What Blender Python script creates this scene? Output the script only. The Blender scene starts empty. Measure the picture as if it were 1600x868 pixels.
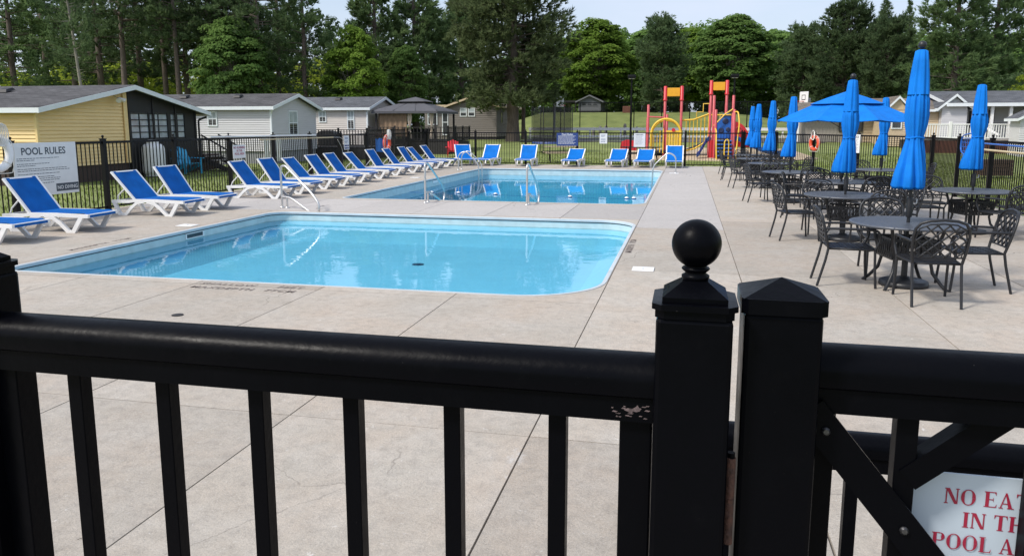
import bpy, bmesh, math, random
import numpy as np
from mathutils import Vector, Matrix
from mathutils.geometry import delaunay_2d_cdt
R = math.radians
PI = math.pi
random.seed(7)
C = bpy.context.scene.collection
SC = bpy.context.scene

# ------------------------------------------------------------------ camera, sky, sun, exposure
cam_d = bpy.data.cameras.new('camera')
cam = bpy.data.objects.new('camera', cam_d); C.objects.link(cam)
cam_d.sensor_width = 36.0
cam_d.lens = 27.09
cam_d.shift_y = -0.0306
cam_d.clip_start = 0.05
cam_d.clip_end = 1500
cam.location = (0, 0, 1.8)
cam.rotation_euler = (R(90 - 8.968), 0, R(12.714))
SC.camera = cam

SUN_EL, SUN_AZ = 48.0, 40.0          # light travels towards +X, +Y
d = Vector((math.cos(R(SUN_EL)) * math.cos(R(SUN_AZ)), math.cos(R(SUN_EL)) * math.sin(R(SUN_AZ)), -math.sin(R(SUN_EL))))
sun_d = bpy.data.lights.new('sun', 'SUN')
sun_d.energy = 2.1
sun_d.angle = R(9)
sun_d.color = (1.0, 0.95, 0.88)
sun = bpy.data.objects.new('sun', sun_d); C.objects.link(sun)
sun.rotation_euler = d.to_track_quat('-Z', 'Y').to_euler()
sun.location = (-20, -15, 40)

world = bpy.data.worlds.new('World'); SC.world = world
world.use_nodes = True
wn = world.node_tree.nodes; wl = world.node_tree.links
for n in list(wn): wn.remove(n)
w_out = wn.new('ShaderNodeOutputWorld'); w_bg = wn.new('ShaderNodeBackground')
w_sky = wn.new('ShaderNodeTexSky'); w_sky.sky_type = 'NISHITA'; w_sky.sun_disc = False
w_sky.sun_elevation = R(SUN_EL); w_sky.sun_rotation = R(235)
w_sky.air_density = 1.0; w_sky.dust_density = 2.5; w_sky.ozone_density = 1.0
w_tc = wn.new('ShaderNodeTexCoord'); w_map = wn.new('ShaderNodeMapping')
w_map.inputs['Scale'].default_value = (2.2, 2.2, 6.0)
w_no = wn.new('ShaderNodeTexNoise'); w_no.inputs['Scale'].default_value = 1.6
w_no.inputs['Detail'].default_value = 6; w_no.inputs['Roughness'].default_value = 0.55
w_rmp = wn.new('ShaderNodeMapRange')
w_rmp.inputs['From Min'].default_value = 0.35; w_rmp.inputs['From Max'].default_value = 0.72
w_rmp.inputs['To Min'].default_value = 0.45; w_rmp.inputs['To Max'].default_value = 0.95
w_mix = wn.new('ShaderNodeMix'); w_mix.data_type = 'RGBA'
w_mix.inputs['B'].default_value = (3.75, 4.2, 5.1, 1)          # thin bright cloud veil
wl.new(w_tc.outputs['Generated'], w_map.inputs['Vector'])
wl.new(w_map.outputs['Vector'], w_no.inputs['Vector'])
wl.new(w_no.outputs['Fac'], w_rmp.inputs['Value'])
wl.new(w_rmp.outputs['Result'], w_mix.inputs['Factor'])
wl.new(w_sky.outputs['Color'], w_mix.inputs['A'])
wl.new(w_mix.outputs['Result'], w_bg.inputs['Color'])
wl.new(w_bg.outputs['Background'], w_out.inputs['Surface'])
w_bg.inputs['Strength'].default_value = 0.12

SC.view_settings.view_transform = 'Standard'
SC.view_settings.look = 'None'
SC.view_settings.gamma = 1.0
SC.view_settings.use_curve_mapping = False
SC.view_settings.exposure = 0.74
SC.cycles.max_bounces = 10
SC.cycles.diffuse_bounces = 6
SC.cycles.transmission_bounces = 10
SC.cycles.transparent_max_bounces = 16
SC.cycles.caustics_reflective = False
SC.cycles.caustics_refractive = False

# ------------------------------------------------------------------ materials
M = {}
def mat(name, col, rough=0.6, metal=0.0, var=0.0, vscale=4.0, col2=None, bump=0.0, bscale=40.0, spec=0.5, detail=5.0, stretch=None, coat=0.0):
    m = bpy.data.materials.new(name); m.use_nodes = True
    nt = m.node_tree; N = nt.nodes; L = nt.links
    b = N['Principled BSDF']
    b.inputs['Base Color'].default_value = (*col, 1)
    b.inputs['Roughness'].default_value = rough
    b.inputs['Metallic'].default_value = metal
    b.inputs['Specular IOR Level'].default_value = spec
    b.inputs['Coat Weight'].default_value = coat
    tc = N.new('ShaderNodeTexCoord'); src = tc.outputs['Object']
    if stretch:
        mp = N.new('ShaderNodeMapping'); mp.inputs['Scale'].default_value = stretch
        L.new(src, mp.inputs['Vector']); src = mp.outputs['Vector']
    if var > 0 or col2:
        no = N.new('ShaderNodeTexNoise'); no.inputs['Scale'].default_value = vscale; no.inputs['Detail'].default_value = detail
        L.new(src, no.inputs['Vector'])
        rp = N.new('ShaderNodeMapRange'); rp.inputs['From Min'].default_value = 0.3; rp.inputs['From Max'].default_value = 0.7
        L.new(no.outputs['Fac'], rp.inputs['Value'])
        mx = N.new('ShaderNodeMix'); mx.data_type = 'RGBA'
        c2 = col2 or tuple(min(1, c * (1 + var)) for c in col)
        c1 = col if col2 else tuple(c * (1 - var) for c in col)
        mx.inputs['A'].default_value = (*c1, 1); mx.inputs['B'].default_value = (*c2, 1)
        L.new(rp.outputs['Result'], mx.inputs['Factor']); L.new(mx.outputs['Result'], b.inputs['Base Color'])
    if bump > 0:
        nb = N.new('ShaderNodeTexNoise'); nb.inputs['Scale'].default_value = bscale; nb.inputs['Detail'].default_value = 4
        L.new(src, nb.inputs['Vector'])
        bp = N.new('ShaderNodeBump'); bp.inputs['Strength'].default_value = bump; bp.inputs['Distance'].default_value = 0.01
        L.new(nb.outputs['Fac'], bp.inputs['Height']); L.new(bp.outputs['Normal'], b.inputs['Normal'])
    M[name] = m
    return m

def concrete(name, c1, c2, c3, dark=(0.16, 0.145, 0.13)):
    m = bpy.data.materials.new(name); m.use_nodes = True
    nt = m.node_tree; N = nt.nodes; L = nt.links; b = N['Principled BSDF']
    b.inputs['Roughness'].default_value = 0.85; b.inputs['Specular IOR Level'].default_value = 0.25
    g = N.new('ShaderNodeNewGeometry'); P = g.outputs['Position']
    def noise(s, det=5, ro=0.6, dist=0.0):
        n = N.new('ShaderNodeTexNoise'); n.inputs['Scale'].default_value = s; n.inputs['Detail'].default_value = det
        n.inputs['Roughness'].default_value = ro; n.inputs['Distortion'].default_value = dist
        L.new(P, n.inputs['Vector']); return n.outputs['Fac']
    def rng(v, a, b_, c=0.0, d_=1.0):
        r = N.new('ShaderNodeMapRange'); r.inputs['From Min'].default_value = a; r.inputs['From Max'].default_value = b_
        r.inputs['To Min'].default_value = c; r.inputs['To Max'].default_value = d_
        L.new(v, r.inputs['Value']); return r.outputs['Result']
    def mix(f, a, b_):
        x = N.new('ShaderNodeMix'); x.data_type = 'RGBA'
        L.new(f, x.inputs['Factor'])
        for v, k in ((a, 'A'), (b_, 'B')):
            if isinstance(v, tuple): x.inputs[k].default_value = (*v, 1)
            else: L.new(v, x.inputs[k])
        return x.outputs['Result']
    base = mix(rng(noise(0.55, 6, 0.65, 0.6), 0.38, 0.62), c1, c2)
    base = mix(rng(noise(1.7, 6, 0.7, 0.3), 0.42, 0.72, 0, 0.7), base, c3)
    base = mix(rng(noise(3.3, 8, 0.75), 0.62, 0.78, 0, 0.55), base, dark)          # damp-looking worn patches
    base = mix(rng(noise(11, 7, 0.75, 0.4), 0.45, 0.75, 0, 0.45), base, dark)      # mottling
    base = mix(rng(noise(70, 4, 0.8), 0.46, 0.72, 0, 0.42), base, dark)             # sand grains
    base = mix(rng(noise(120, 3, 0.8), 0.52, 0.75, 0, 0.5), base, (0.60, 0.57, 0.53))
    base = mix(rng(noise(19, 5, 0.8, 0.5), 0.63, 0.69, 0, 0.7), base, (0.66, 0.64, 0.61)) # worn pale flecks
    base = mix(rng(noise(0.8, 7, 0.8, 1.0), 0.64, 0.74, 0, 0.6), base, (0.60, 0.585, 0.57)) # lime bloom
    base = mix(rng(noise(34, 4, 0.7), 0.66, 0.72, 0, 0.6), base, dark)              # pits
    wob = N.new('ShaderNodeTexNoise'); wob.inputs['Scale'].default_value = 2.2; wob.inputs['Detail'].default_value = 6; L.new(P, wob.inputs['Vector'])
    va = N.new('ShaderNodeVectorMath'); va.operation = 'MULTIPLY_ADD'; L.new(wob.outputs['Color'], va.inputs[0]); va.inputs[1].default_value = (0.5, 0.5, 0); L.new(P, va.inputs[2])
    vo = N.new('ShaderNodeTexVoronoi'); vo.feature = 'DISTANCE_TO_EDGE'; vo.inputs['Scale'].default_value = 0.42; L.new(va.outputs[0], vo.inputs['Vector'])
    ck = N.new('ShaderNodeMath'); ck.operation = 'MULTIPLY'
    L.new(rng(vo.outputs['Distance'], 0.0008, 0.0026, 0.75, 0.0), ck.inputs[0]); L.new(rng(noise(0.33, 3), 0.5, 0.58), ck.inputs[1])
    base = mix(ck.outputs[0], base, (0.10, 0.09, 0.08))                              # hairline cracks
    rand = N.new('ShaderNodeObjectInfo')
    hsv = N.new('ShaderNodeHueSaturation'); L.new(base, hsv.inputs['Color'])
    L.new(rng(rand.outputs['Random'], 0, 1, 0.88, 1.07), hsv.inputs['Value'])
    L.new(hsv.outputs['Color'], b.inputs['Base Color'])
    bp = N.new('ShaderNodeBump'); bp.inputs['Strength'].default_value = 0.8; bp.inputs['Distance'].default_value = 0.006
    L.new(noise(55, 6, 0.75), bp.inputs['Height'])
    bp2 = N.new('ShaderNodeBump'); bp2.inputs['Strength'].default_value = 0.35; bp2.inputs['Distance'].default_value = 0.02
    L.new(noise(7, 5, 0.6), bp2.inputs['Height']); L.new(bp.outputs['Normal'], bp2.inputs['Normal'])
    L.new(bp2.outputs['Normal'], b.inputs['Normal'])
    M[name] = m

concrete('concrete', (0.405, 0.365, 0.31), (0.455, 0.385, 0.315), (0.49, 0.455, 0.405))
concrete('concrete_pale', (0.43, 0.405, 0.385), (0.46, 0.43, 0.405), (0.48, 0.455, 0.435), dark=(0.25, 0.23, 0.215))
mat('joint', (0.16, 0.14, 0.12), 0.95)
def worn_black(name):
    m = mat(name, (0.0016, 0.0018, 0.0030), 0.34, bump=0.06, bscale=90, spec=0.065)
    N = m.node_tree.nodes; L = m.node_tree.links; b = N['Principled BSDF']; g = N.new('ShaderNodeNewGeometry')
    def noise(sc, det, st=None):
        n = N.new('ShaderNodeTexNoise'); n.inputs['Scale'].default_value = sc; n.inputs['Detail'].default_value = det; n.inputs['Roughness'].default_value = 0.7
        mp = N.new('ShaderNodeMapping'); mp.inputs['Scale'].default_value = st or (1, 1, 1); L.new(g.outputs['Position'], mp.inputs['Vector']); L.new(mp.outputs['Vector'], n.inputs['Vector']); return n.outputs['Fac']
    def rng(v, a, b_, c, d_):
        r = N.new('ShaderNodeMapRange'); r.inputs['From Min'].default_value = a; r.inputs['From Max'].default_value = b_; r.inputs['To Min'].default_value = c; r.inputs['To Max'].default_value = d_; L.new(v, r.inputs['Value']); return r.outputs['Result']
    L.new(rng(noise(6, 5), 0.35, 0.7, 0.26, 0.5), b.inputs['Roughness'])
    add = N.new('ShaderNodeMath'); add.operation = 'MAXIMUM'
    sc = N.new('ShaderNodeMath'); sc.operation = 'MAXIMUM'
    L.new(rng(noise(14, 7), 0.58, 0.82, 0.0, 0.004), add.inputs[0])               # dust film
    L.new(rng(noise(260, 2), 0.76, 0.80, 0.0, 0.08), add.inputs[1])                # specks
    L.new(add.outputs[0], sc.inputs[0]); L.new(rng(noise(55, 3, (0.12, 1, 1)), 0.735, 0.77, 0.0, 0.10), sc.inputs[1])   # fine scratches
    mx = N.new('ShaderNodeMix'); mx.data_type = 'RGBA'; mx.inputs['A'].default_value = (0.0016, 0.0018, 0.0030, 1); mx.inputs['B'].default_value = (0.5, 0.48, 0.46, 1)
    L.new(sc.outputs[0], mx.inputs['Factor']); L.new(mx.outputs['Result'], b.inputs['Base Color'])
worn_black('black_paint')
mat('black_fence', (0.004, 0.004, 0.005), 0.42, spec=0.2)
mat('black_iron', (0.012, 0.013, 0.016), 0.42, bump=0.15, bscale=120, spec=0.5)
mat('table_metal', (0.075, 0.085, 0.105), 0.36, bump=0.1, bscale=90, spec=0.6)  # blue-grey base colour carries the sky reflected in the black table tops
mat('rust', (0.16, 0.07, 0.045), 0.9, col2=(0.05, 0.03, 0.025), vscale=60, bump=0.6, bscale=150)
mat('bare_scuff', (0.13, 0.095, 0.095), 0.8, var=0.6, vscale=140)
mat('bolt_zinc', (0.10, 0.10, 0.105), 0.4, 0.85, var=0.3, vscale=150)
mat('white_plastic', (0.80, 0.80, 0.79), 0.42, var=0.05, vscale=6, spec=0.45)
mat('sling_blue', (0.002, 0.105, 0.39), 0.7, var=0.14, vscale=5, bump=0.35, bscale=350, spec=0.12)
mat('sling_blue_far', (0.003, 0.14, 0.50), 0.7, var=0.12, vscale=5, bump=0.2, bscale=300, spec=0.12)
mat('canvas_blue', (0.003, 0.165, 0.60), 0.8, var=0.10, vscale=7, bump=0.2, bscale=250, spec=0.2)
mat('steel', (0.62, 0.61, 0.59), 0.36, 0.8, var=0.06, vscale=20)
mat('coping_alu', (0.50, 0.54, 0.56), 0.5, var=0.08, vscale=3)
mat('coping_gap', (0.03, 0.06, 0.075), 0.7)
mat('liner_band', (0.50, 0.60, 0.60), 0.5, var=0.10, vscale=5, bump=0.1, bscale=30)
mat('liner_blue', (0.49, 0.77, 0.96), 0.6, var=0.04, vscale=2)
mat('white_paint', (0.80, 0.80, 0.78), 0.5, var=0.04, vscale=6)
mat('trim_white', (0.72, 0.76, 0.78), 0.5, var=0.04, vscale=5)
mat('sign_white', (0.72, 0.73, 0.72), 0.4, var=0.04, vscale=6)
mat('sign_gate', (0.50, 0.575, 0.65), 0.35, var=0.03, vscale=10)
mat('ink_dark', (0.06, 0.075, 0.09), 0.5)
mat('ink_red', (0.34, 0.012, 0.045), 0.5)
mat('ink_blue', (0.02, 0.05, 0.19), 0.5)
mat('stencil', (0.13, 0.10, 0.095), 0.9, col2=(0.24, 0.205, 0.185), vscale=22)
mat('orange_ring', (0.72, 0.085, 0.03), 0.5, var=0.1, vscale=9)
mat('rope_white', (0.72, 0.70, 0.64), 0.8, bump=0.3, bscale=90)
mat('pole_tan', (0.55, 0.45, 0.27), 0.5, var=0.1, vscale=5)
mat('pole_alu', (0.66, 0.67, 0.66), 0.4, 0.4)
mat('net_blue', (0.01, 0.13, 0.50), 0.6)
mat('siding_yellow', (0.84, 0.62, 0.29), 0.55, var=0.05, vscale=3, stretch=(0.4, 0.4, 6))
mat('siding_grey', (0.57, 0.565, 0.57), 0.55, var=0.05, vscale=3, stretch=(0.4, 0.4, 6))
mat('siding_beige', (0.60, 0.55, 0.51), 0.55, var=0.05, vscale=3, stretch=(0.4, 0.4, 6))
mat('siding_tan', (0.56, 0.44, 0.29), 0.55, var=0.06, vscale=3, stretch=(0.4, 0.4, 6))
mat('siding_taupe', (0.17, 0.15, 0.13), 0.6, var=0.07, vscale=3, stretch=(0.4, 0.4, 6))
mat('wood_brown', (0.075, 0.045, 0.03), 0.75, var=0.3, vscale=6, stretch=(6, 6, 0.5), bump=0.3, bscale=30)
mat('wood_red', (0.15, 0.055, 0.035), 0.75, var=0.25, vscale=6, stretch=(6, 6, 0.5), bump=0.3)
mat('wood_grey', (0.30, 0.27, 0.24), 0.8, var=0.2, vscale=8, stretch=(8, 8, 0.4), bump=0.3)
mat('wood_tan', (0.40, 0.32, 0.22), 0.8, var=0.2, vscale=6, stretch=(1, 6, 6), bump=0.3)
mat('wood_dark', (0.022, 0.02, 0.02), 0.7, var=0.3, vscale=8)
mat('skirt_brown', (0.055, 0.035, 0.028), 0.8, var=0.25, vscale=8, stretch=(5, 5, 0.4))
mat('porch_black', (0.012, 0.012, 0.013), 0.6, var=0.2, vscale=4)
mat('canopy_grey', (0.085, 0.085, 0.095), 0.85, var=0.08, vscale=3, bump=0.1)
mat('curtain_tan', (0.27, 0.185, 0.115), 0.9, var=0.15, vscale=4, stretch=(4, 4, 0.4))
mat('curtain_pale', (0.55, 0.47, 0.38), 0.9)
mat('tank_white', (0.76, 0.77, 0.77), 0.4, var=0.05)
mat('chair_teal', (0.03, 0.33, 0.55), 0.5)
mat('toy_red', (0.60, 0.025, 0.035), 0.4, var=0.08, vscale=3)
mat('post_red', (0.50, 0.075, 0.085), 0.45, var=0.1, vscale=5)
mat('toy_yellow', (0.80, 0.52, 0.05), 0.4, var=0.08, vscale=4)
mat('panel_amber', (0.80, 0.38, 0.02), 0.4, var=0.05, vscale=4)
mat('toy_blue', (0.02, 0.13, 0.50), 0.35, var=0.12, vscale=4)
mat('toy_navy', (0.02, 0.035, 0.10), 0.5, var=0.1, vscale=4)
mat('sand', (0.46, 0.36, 0.24), 0.95, var=0.2, vscale=3, bump=0.5, bscale=30)
mat('asphalt', (0.11, 0.105, 0.10), 0.9, var=0.25, vscale=3, bump=0.4)
mat('glass', (0.045, 0.05, 0.055), 0.08, var=0.35, vscale=1.5, spec=0.8)
mat('glass_pale', (0.40, 0.45, 0.47), 0.12, var=0.25, vscale=2.5, spec=0.8)
mat('bark_pine', (0.085, 0.065, 0.052), 0.95, col2=(0.16, 0.125, 0.105), vscale=3, stretch=(5, 5, 0.8), bump=0.9, bscale=9)
mat('bark_pale', (0.24, 0.22, 0.18), 0.9, var=0.25, vscale=4, stretch=(3, 3, 1), bump=0.5, bscale=12)
mat('bark_dead', (0.17, 0.145, 0.125), 0.95, var=0.25, vscale=6)
mat('wood_slate', (0.15, 0.155, 0.165), 0.8, var=0.15, vscale=6, stretch=(1, 1, 6))
mat('net_black', (0.02, 0.02, 0.022), 0.8)
mat('grey_plastic', (0.30, 0.31, 0.32), 0.5)

def shingles(name, col):
    m = bpy.data.materials.new(name); m.use_nodes = True
    nt = m.node_tree; N = nt.nodes; L = nt.links; b = N['Principled BSDF']
    b.inputs['Roughness'].default_value = 0.9; b.inputs['Specular IOR Level'].default_value = 0.2
    tc = N.new('ShaderNodeTexCoord')
    br = N.new('ShaderNodeTexBrick'); br.inputs['Scale'].default_value = 1.0
    br.inputs['Brick Width'].default_value = 0.32; br.inputs['Row Height'].default_value = 0.14
    br.inputs['Mortar Size'].default_value = 0.008; br.inputs['Bias'].default_value = 0.1
    br.inputs['Color1'].default_value = (*[c * 0.78 for c in col], 1); br.inputs['Color2'].default_value = (*[c * 1.25 for c in col], 1)
    br.inputs['Mortar'].default_value = (*[c * 0.45 for c in col], 1)
    L.new(tc.outputs['UV'], br.inputs['Vector'])
    no = N.new('ShaderNodeTexNoise'); no.inputs['Scale'].default_value = 1.3; no.inputs['Detail'].default_value = 6
    L.new(tc.outputs['Object'], no.inputs['Vector'])
    hs = N.new('ShaderNodeHueSaturation'); L.new(br.outputs['Color'], hs.inputs['Color'])
    rg = N.new('ShaderNodeMapRange'); rg.inputs['From Min'].default_value = 0.3; rg.inputs['From Max'].default_value = 0.7
    rg.inputs['To Min'].default_value = 0.8; rg.inputs['To Max'].default_value = 1.2
    L.new(no.outputs['Fac'], rg.inputs['Value']); L.new(rg.outputs['Result'], hs.inputs['Value'])
    L.new(hs.outputs['Color'], b.inputs['Base Color'])
    bp = N.new('ShaderNodeBump'); bp.inputs['Strength'].default_value = 0.5; bp.inputs['Distance'].default_value = 0.01
    L.new(br.outputs['Fac'], bp.inputs['Height']); bp.invert = True; L.new(bp.outputs['Normal'], b.inputs['Normal'])
    M[name] = m
shingles('shingle_grey', (0.085, 0.083, 0.085))
shingles('shingle_brown', (0.17, 0.145, 0.12))
shingles('shingle_blue', (0.10, 0.105, 0.115))

def leaves(name, c1, c2, trans=0.35, vs=0.6):
    m = bpy.data.materials.new(name); m.use_nodes = True
    nt = m.node_tree; N = nt.nodes; L = nt.links
    for n in list(N): N.remove(n)
    out = N.new('ShaderNodeOutputMaterial')
    g = N.new('ShaderNodeNewGeometry'); oi = N.new('ShaderNodeObjectInfo')
    no = N.new('ShaderNodeTexNoise'); no.inputs['Scale'].default_value = vs; no.inputs['Detail'].default_value = 5
    L.new(g.outputs['Position'], no.inputs['Vector'])
    ri = N.new('ShaderNodeMath'); ri.operation = 'MULTIPLY_ADD'
    L.new(g.outputs['Random Per Island'], ri.inputs[0]); ri.inputs[1].default_value = 0.35; L.new(no.outputs['Fac'], ri.inputs[2])
    rp = N.new('ShaderNodeMapRange'); rp.inputs['From Min'].default_value = 0.42; rp.inputs['From Max'].default_value = 0.95
    L.new(ri.outputs[0], rp.inputs['Value'])
    mx = N.new('ShaderNodeMix'); mx.data_type = 'RGBA'; mx.inputs['A'].default_value = (*c1, 1); mx.inputs['B'].default_value = (*c2, 1)
    L.new(rp.outputs['Result'], mx.inputs['Factor'])
    hs = N.new('ShaderNodeHueSaturation'); L.new(mx.outputs['Result'], hs.inputs['Color'])
    r2 = N.new('ShaderNodeMapRange'); r2.inputs['To Min'].default_value = 0.85; r2.inputs['To Max'].default_value = 1.18
    L.new(oi.outputs['Random'], r2.inputs['Value']); L.new(r2.outputs['Result'], hs.inputs['Value'])
    df = N.new('ShaderNodeBsdfDiffuse'); tr = N.new('ShaderNodeBsdfTranslucent'); ms = N.new('ShaderNodeMixShader')
    L.new(hs.outputs['Color'], df.inputs['Color']); L.new(hs.outputs['Color'], tr.inputs['Color'])
    ms.inputs['Fac'].default_value = trans
    L.new(df.outputs[0], ms.inputs[1]); L.new(tr.outputs[0], ms.inputs[2]); L.new(ms.outputs[0], out.inputs['Surface'])
    M[name] = m
leaves('needle_dark', (0.068, 0.112, 0.054), (0.185, 0.255, 0.118), 0.5)
leaves('needle_green', (0.080, 0.140, 0.058), (0.215, 0.30, 0.124), 0.5)
leaves('needle_olive', (0.090, 0.125, 0.055), (0.225, 0.275, 0.128), 0.5)
leaves('leaf_bright', (0.135, 0.235, 0.040), (0.265, 0.385, 0.072), 0.55)
leaves('leaf_green', (0.11, 0.20, 0.055), (0.21, 0.32, 0.095), 0.55)
leaves('leaf_yellow', (0.18, 0.25, 0.03), (0.36, 0.42, 0.06), 0.45)
leaves('grass_blade', (0.15, 0.20, 0.042), (0.28, 0.335, 0.09), 0.35, 0.8)
mat('lawn', (0.125, 0.16, 0.040), 0.95, col2=(0.225, 0.26, 0.075), vscale=0.7, detail=9, bump=0.8, bscale=14)

def water_mat(name, tint):
    m = bpy.data.materials.new(name); m.use_nodes = True
    nt = m.node_tree; N = nt.nodes; L = nt.links
    for n in list(N): N.remove(n)
    out = N.new('ShaderNodeOutputMaterial'); ms = N.new('ShaderNodeMixShader')
    tr = N.new('ShaderNodeBsdfTransparent'); tr.inputs['Color'].default_value = (*tint, 1)
    gl = N.new('ShaderNodeBsdfGlossy'); gl.inputs['Roughness'].default_value = 0.015
    fr = N.new('ShaderNodeFresnel'); fr.inputs['IOR'].default_value = 1.33
    g = N.new('ShaderNodeNewGeometry')
    mp = N.new('ShaderNodeMapping'); mp.inputs['Scale'].default_value = (1.0, 1.0, 1.0)
    L.new(g.outputs['Position'], mp.inputs['Vector'])
    n1 = N.new('ShaderNodeTexNoise'); n1.inputs['Scale'].default_value = 1.3; n1.inputs['Detail'].default_value = 3; n1.inputs['Distortion'].default_value = 0.8
    n2 = N.new('ShaderNodeTexNoise'); n2.inputs['Scale'].default_value = 4.5; n2.inputs['Detail'].default_value = 2
    L.new(mp.outputs['Vector'], n1.inputs['Vector']); L.new(mp.outputs['Vector'], n2.inputs['Vector'])
    b1 = N.new('ShaderNodeBump'); b1.inputs['Strength'].default_value = 0.055; b1.inputs['Distance'].default_value = 0.05
    b2 = N.new('ShaderNodeBump'); b2.inputs['Strength'].default_value = 0.07; b2.inputs['Distance'].default_value = 0.012
    L.new(n1.outputs['Fac'], b1.inputs['Height']); L.new(n2.outputs['Fac'], b2.inputs['Height'])
    L.new(b1.outputs['Normal'], b2.inputs['Normal'])
    L.new(b2.outputs['Normal'], gl.inputs['Normal']); L.new(b2.outputs['Normal'], fr.inputs['Normal'])
    L.new(fr.outputs[0], ms.inputs['Fac']); L.new(tr.outputs[0], ms.inputs[1]); L.new(gl.outputs[0], ms.inputs[2])
    L.new(ms.outputs[0], out.inputs['Surface'])
    M[name] = m
water_mat('water_shallow', (0.60, 0.925, 1.0))
water_mat('water_deep', (0.42, 0.87, 1.0))

def mesh_sheet(name, col, cover):
    m = bpy.data.materials.new(name); m.use_nodes = True
    nt = m.node_tree; N = nt.nodes; L = nt.links
    for n in list(N): N.remove(n)
    out = N.new('ShaderNodeOutputMaterial'); ms = N.new('ShaderNodeMixShader'); tr = N.new('ShaderNodeBsdfTransparent')
    df = N.new('ShaderNodeBsdfDiffuse'); df.inputs['Color'].default_value = (*col, 1)
    ms.inputs['Fac'].default_value = cover
    L.new(tr.outputs[0], ms.inputs[1]); L.new(df.outputs[0], ms.inputs[2]); L.new(ms.outputs[0], out.inputs['Surface'])
    M[name] = m
mesh_sheet('chain_mesh', (0.03, 0.03, 0.03), 0.16)
mesh_sheet('tramp_mesh', (0.02, 0.02, 0.025), 0.45)
mesh_sheet('screen_mesh', (0.05, 0.05, 0.05), 0.25)

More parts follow.
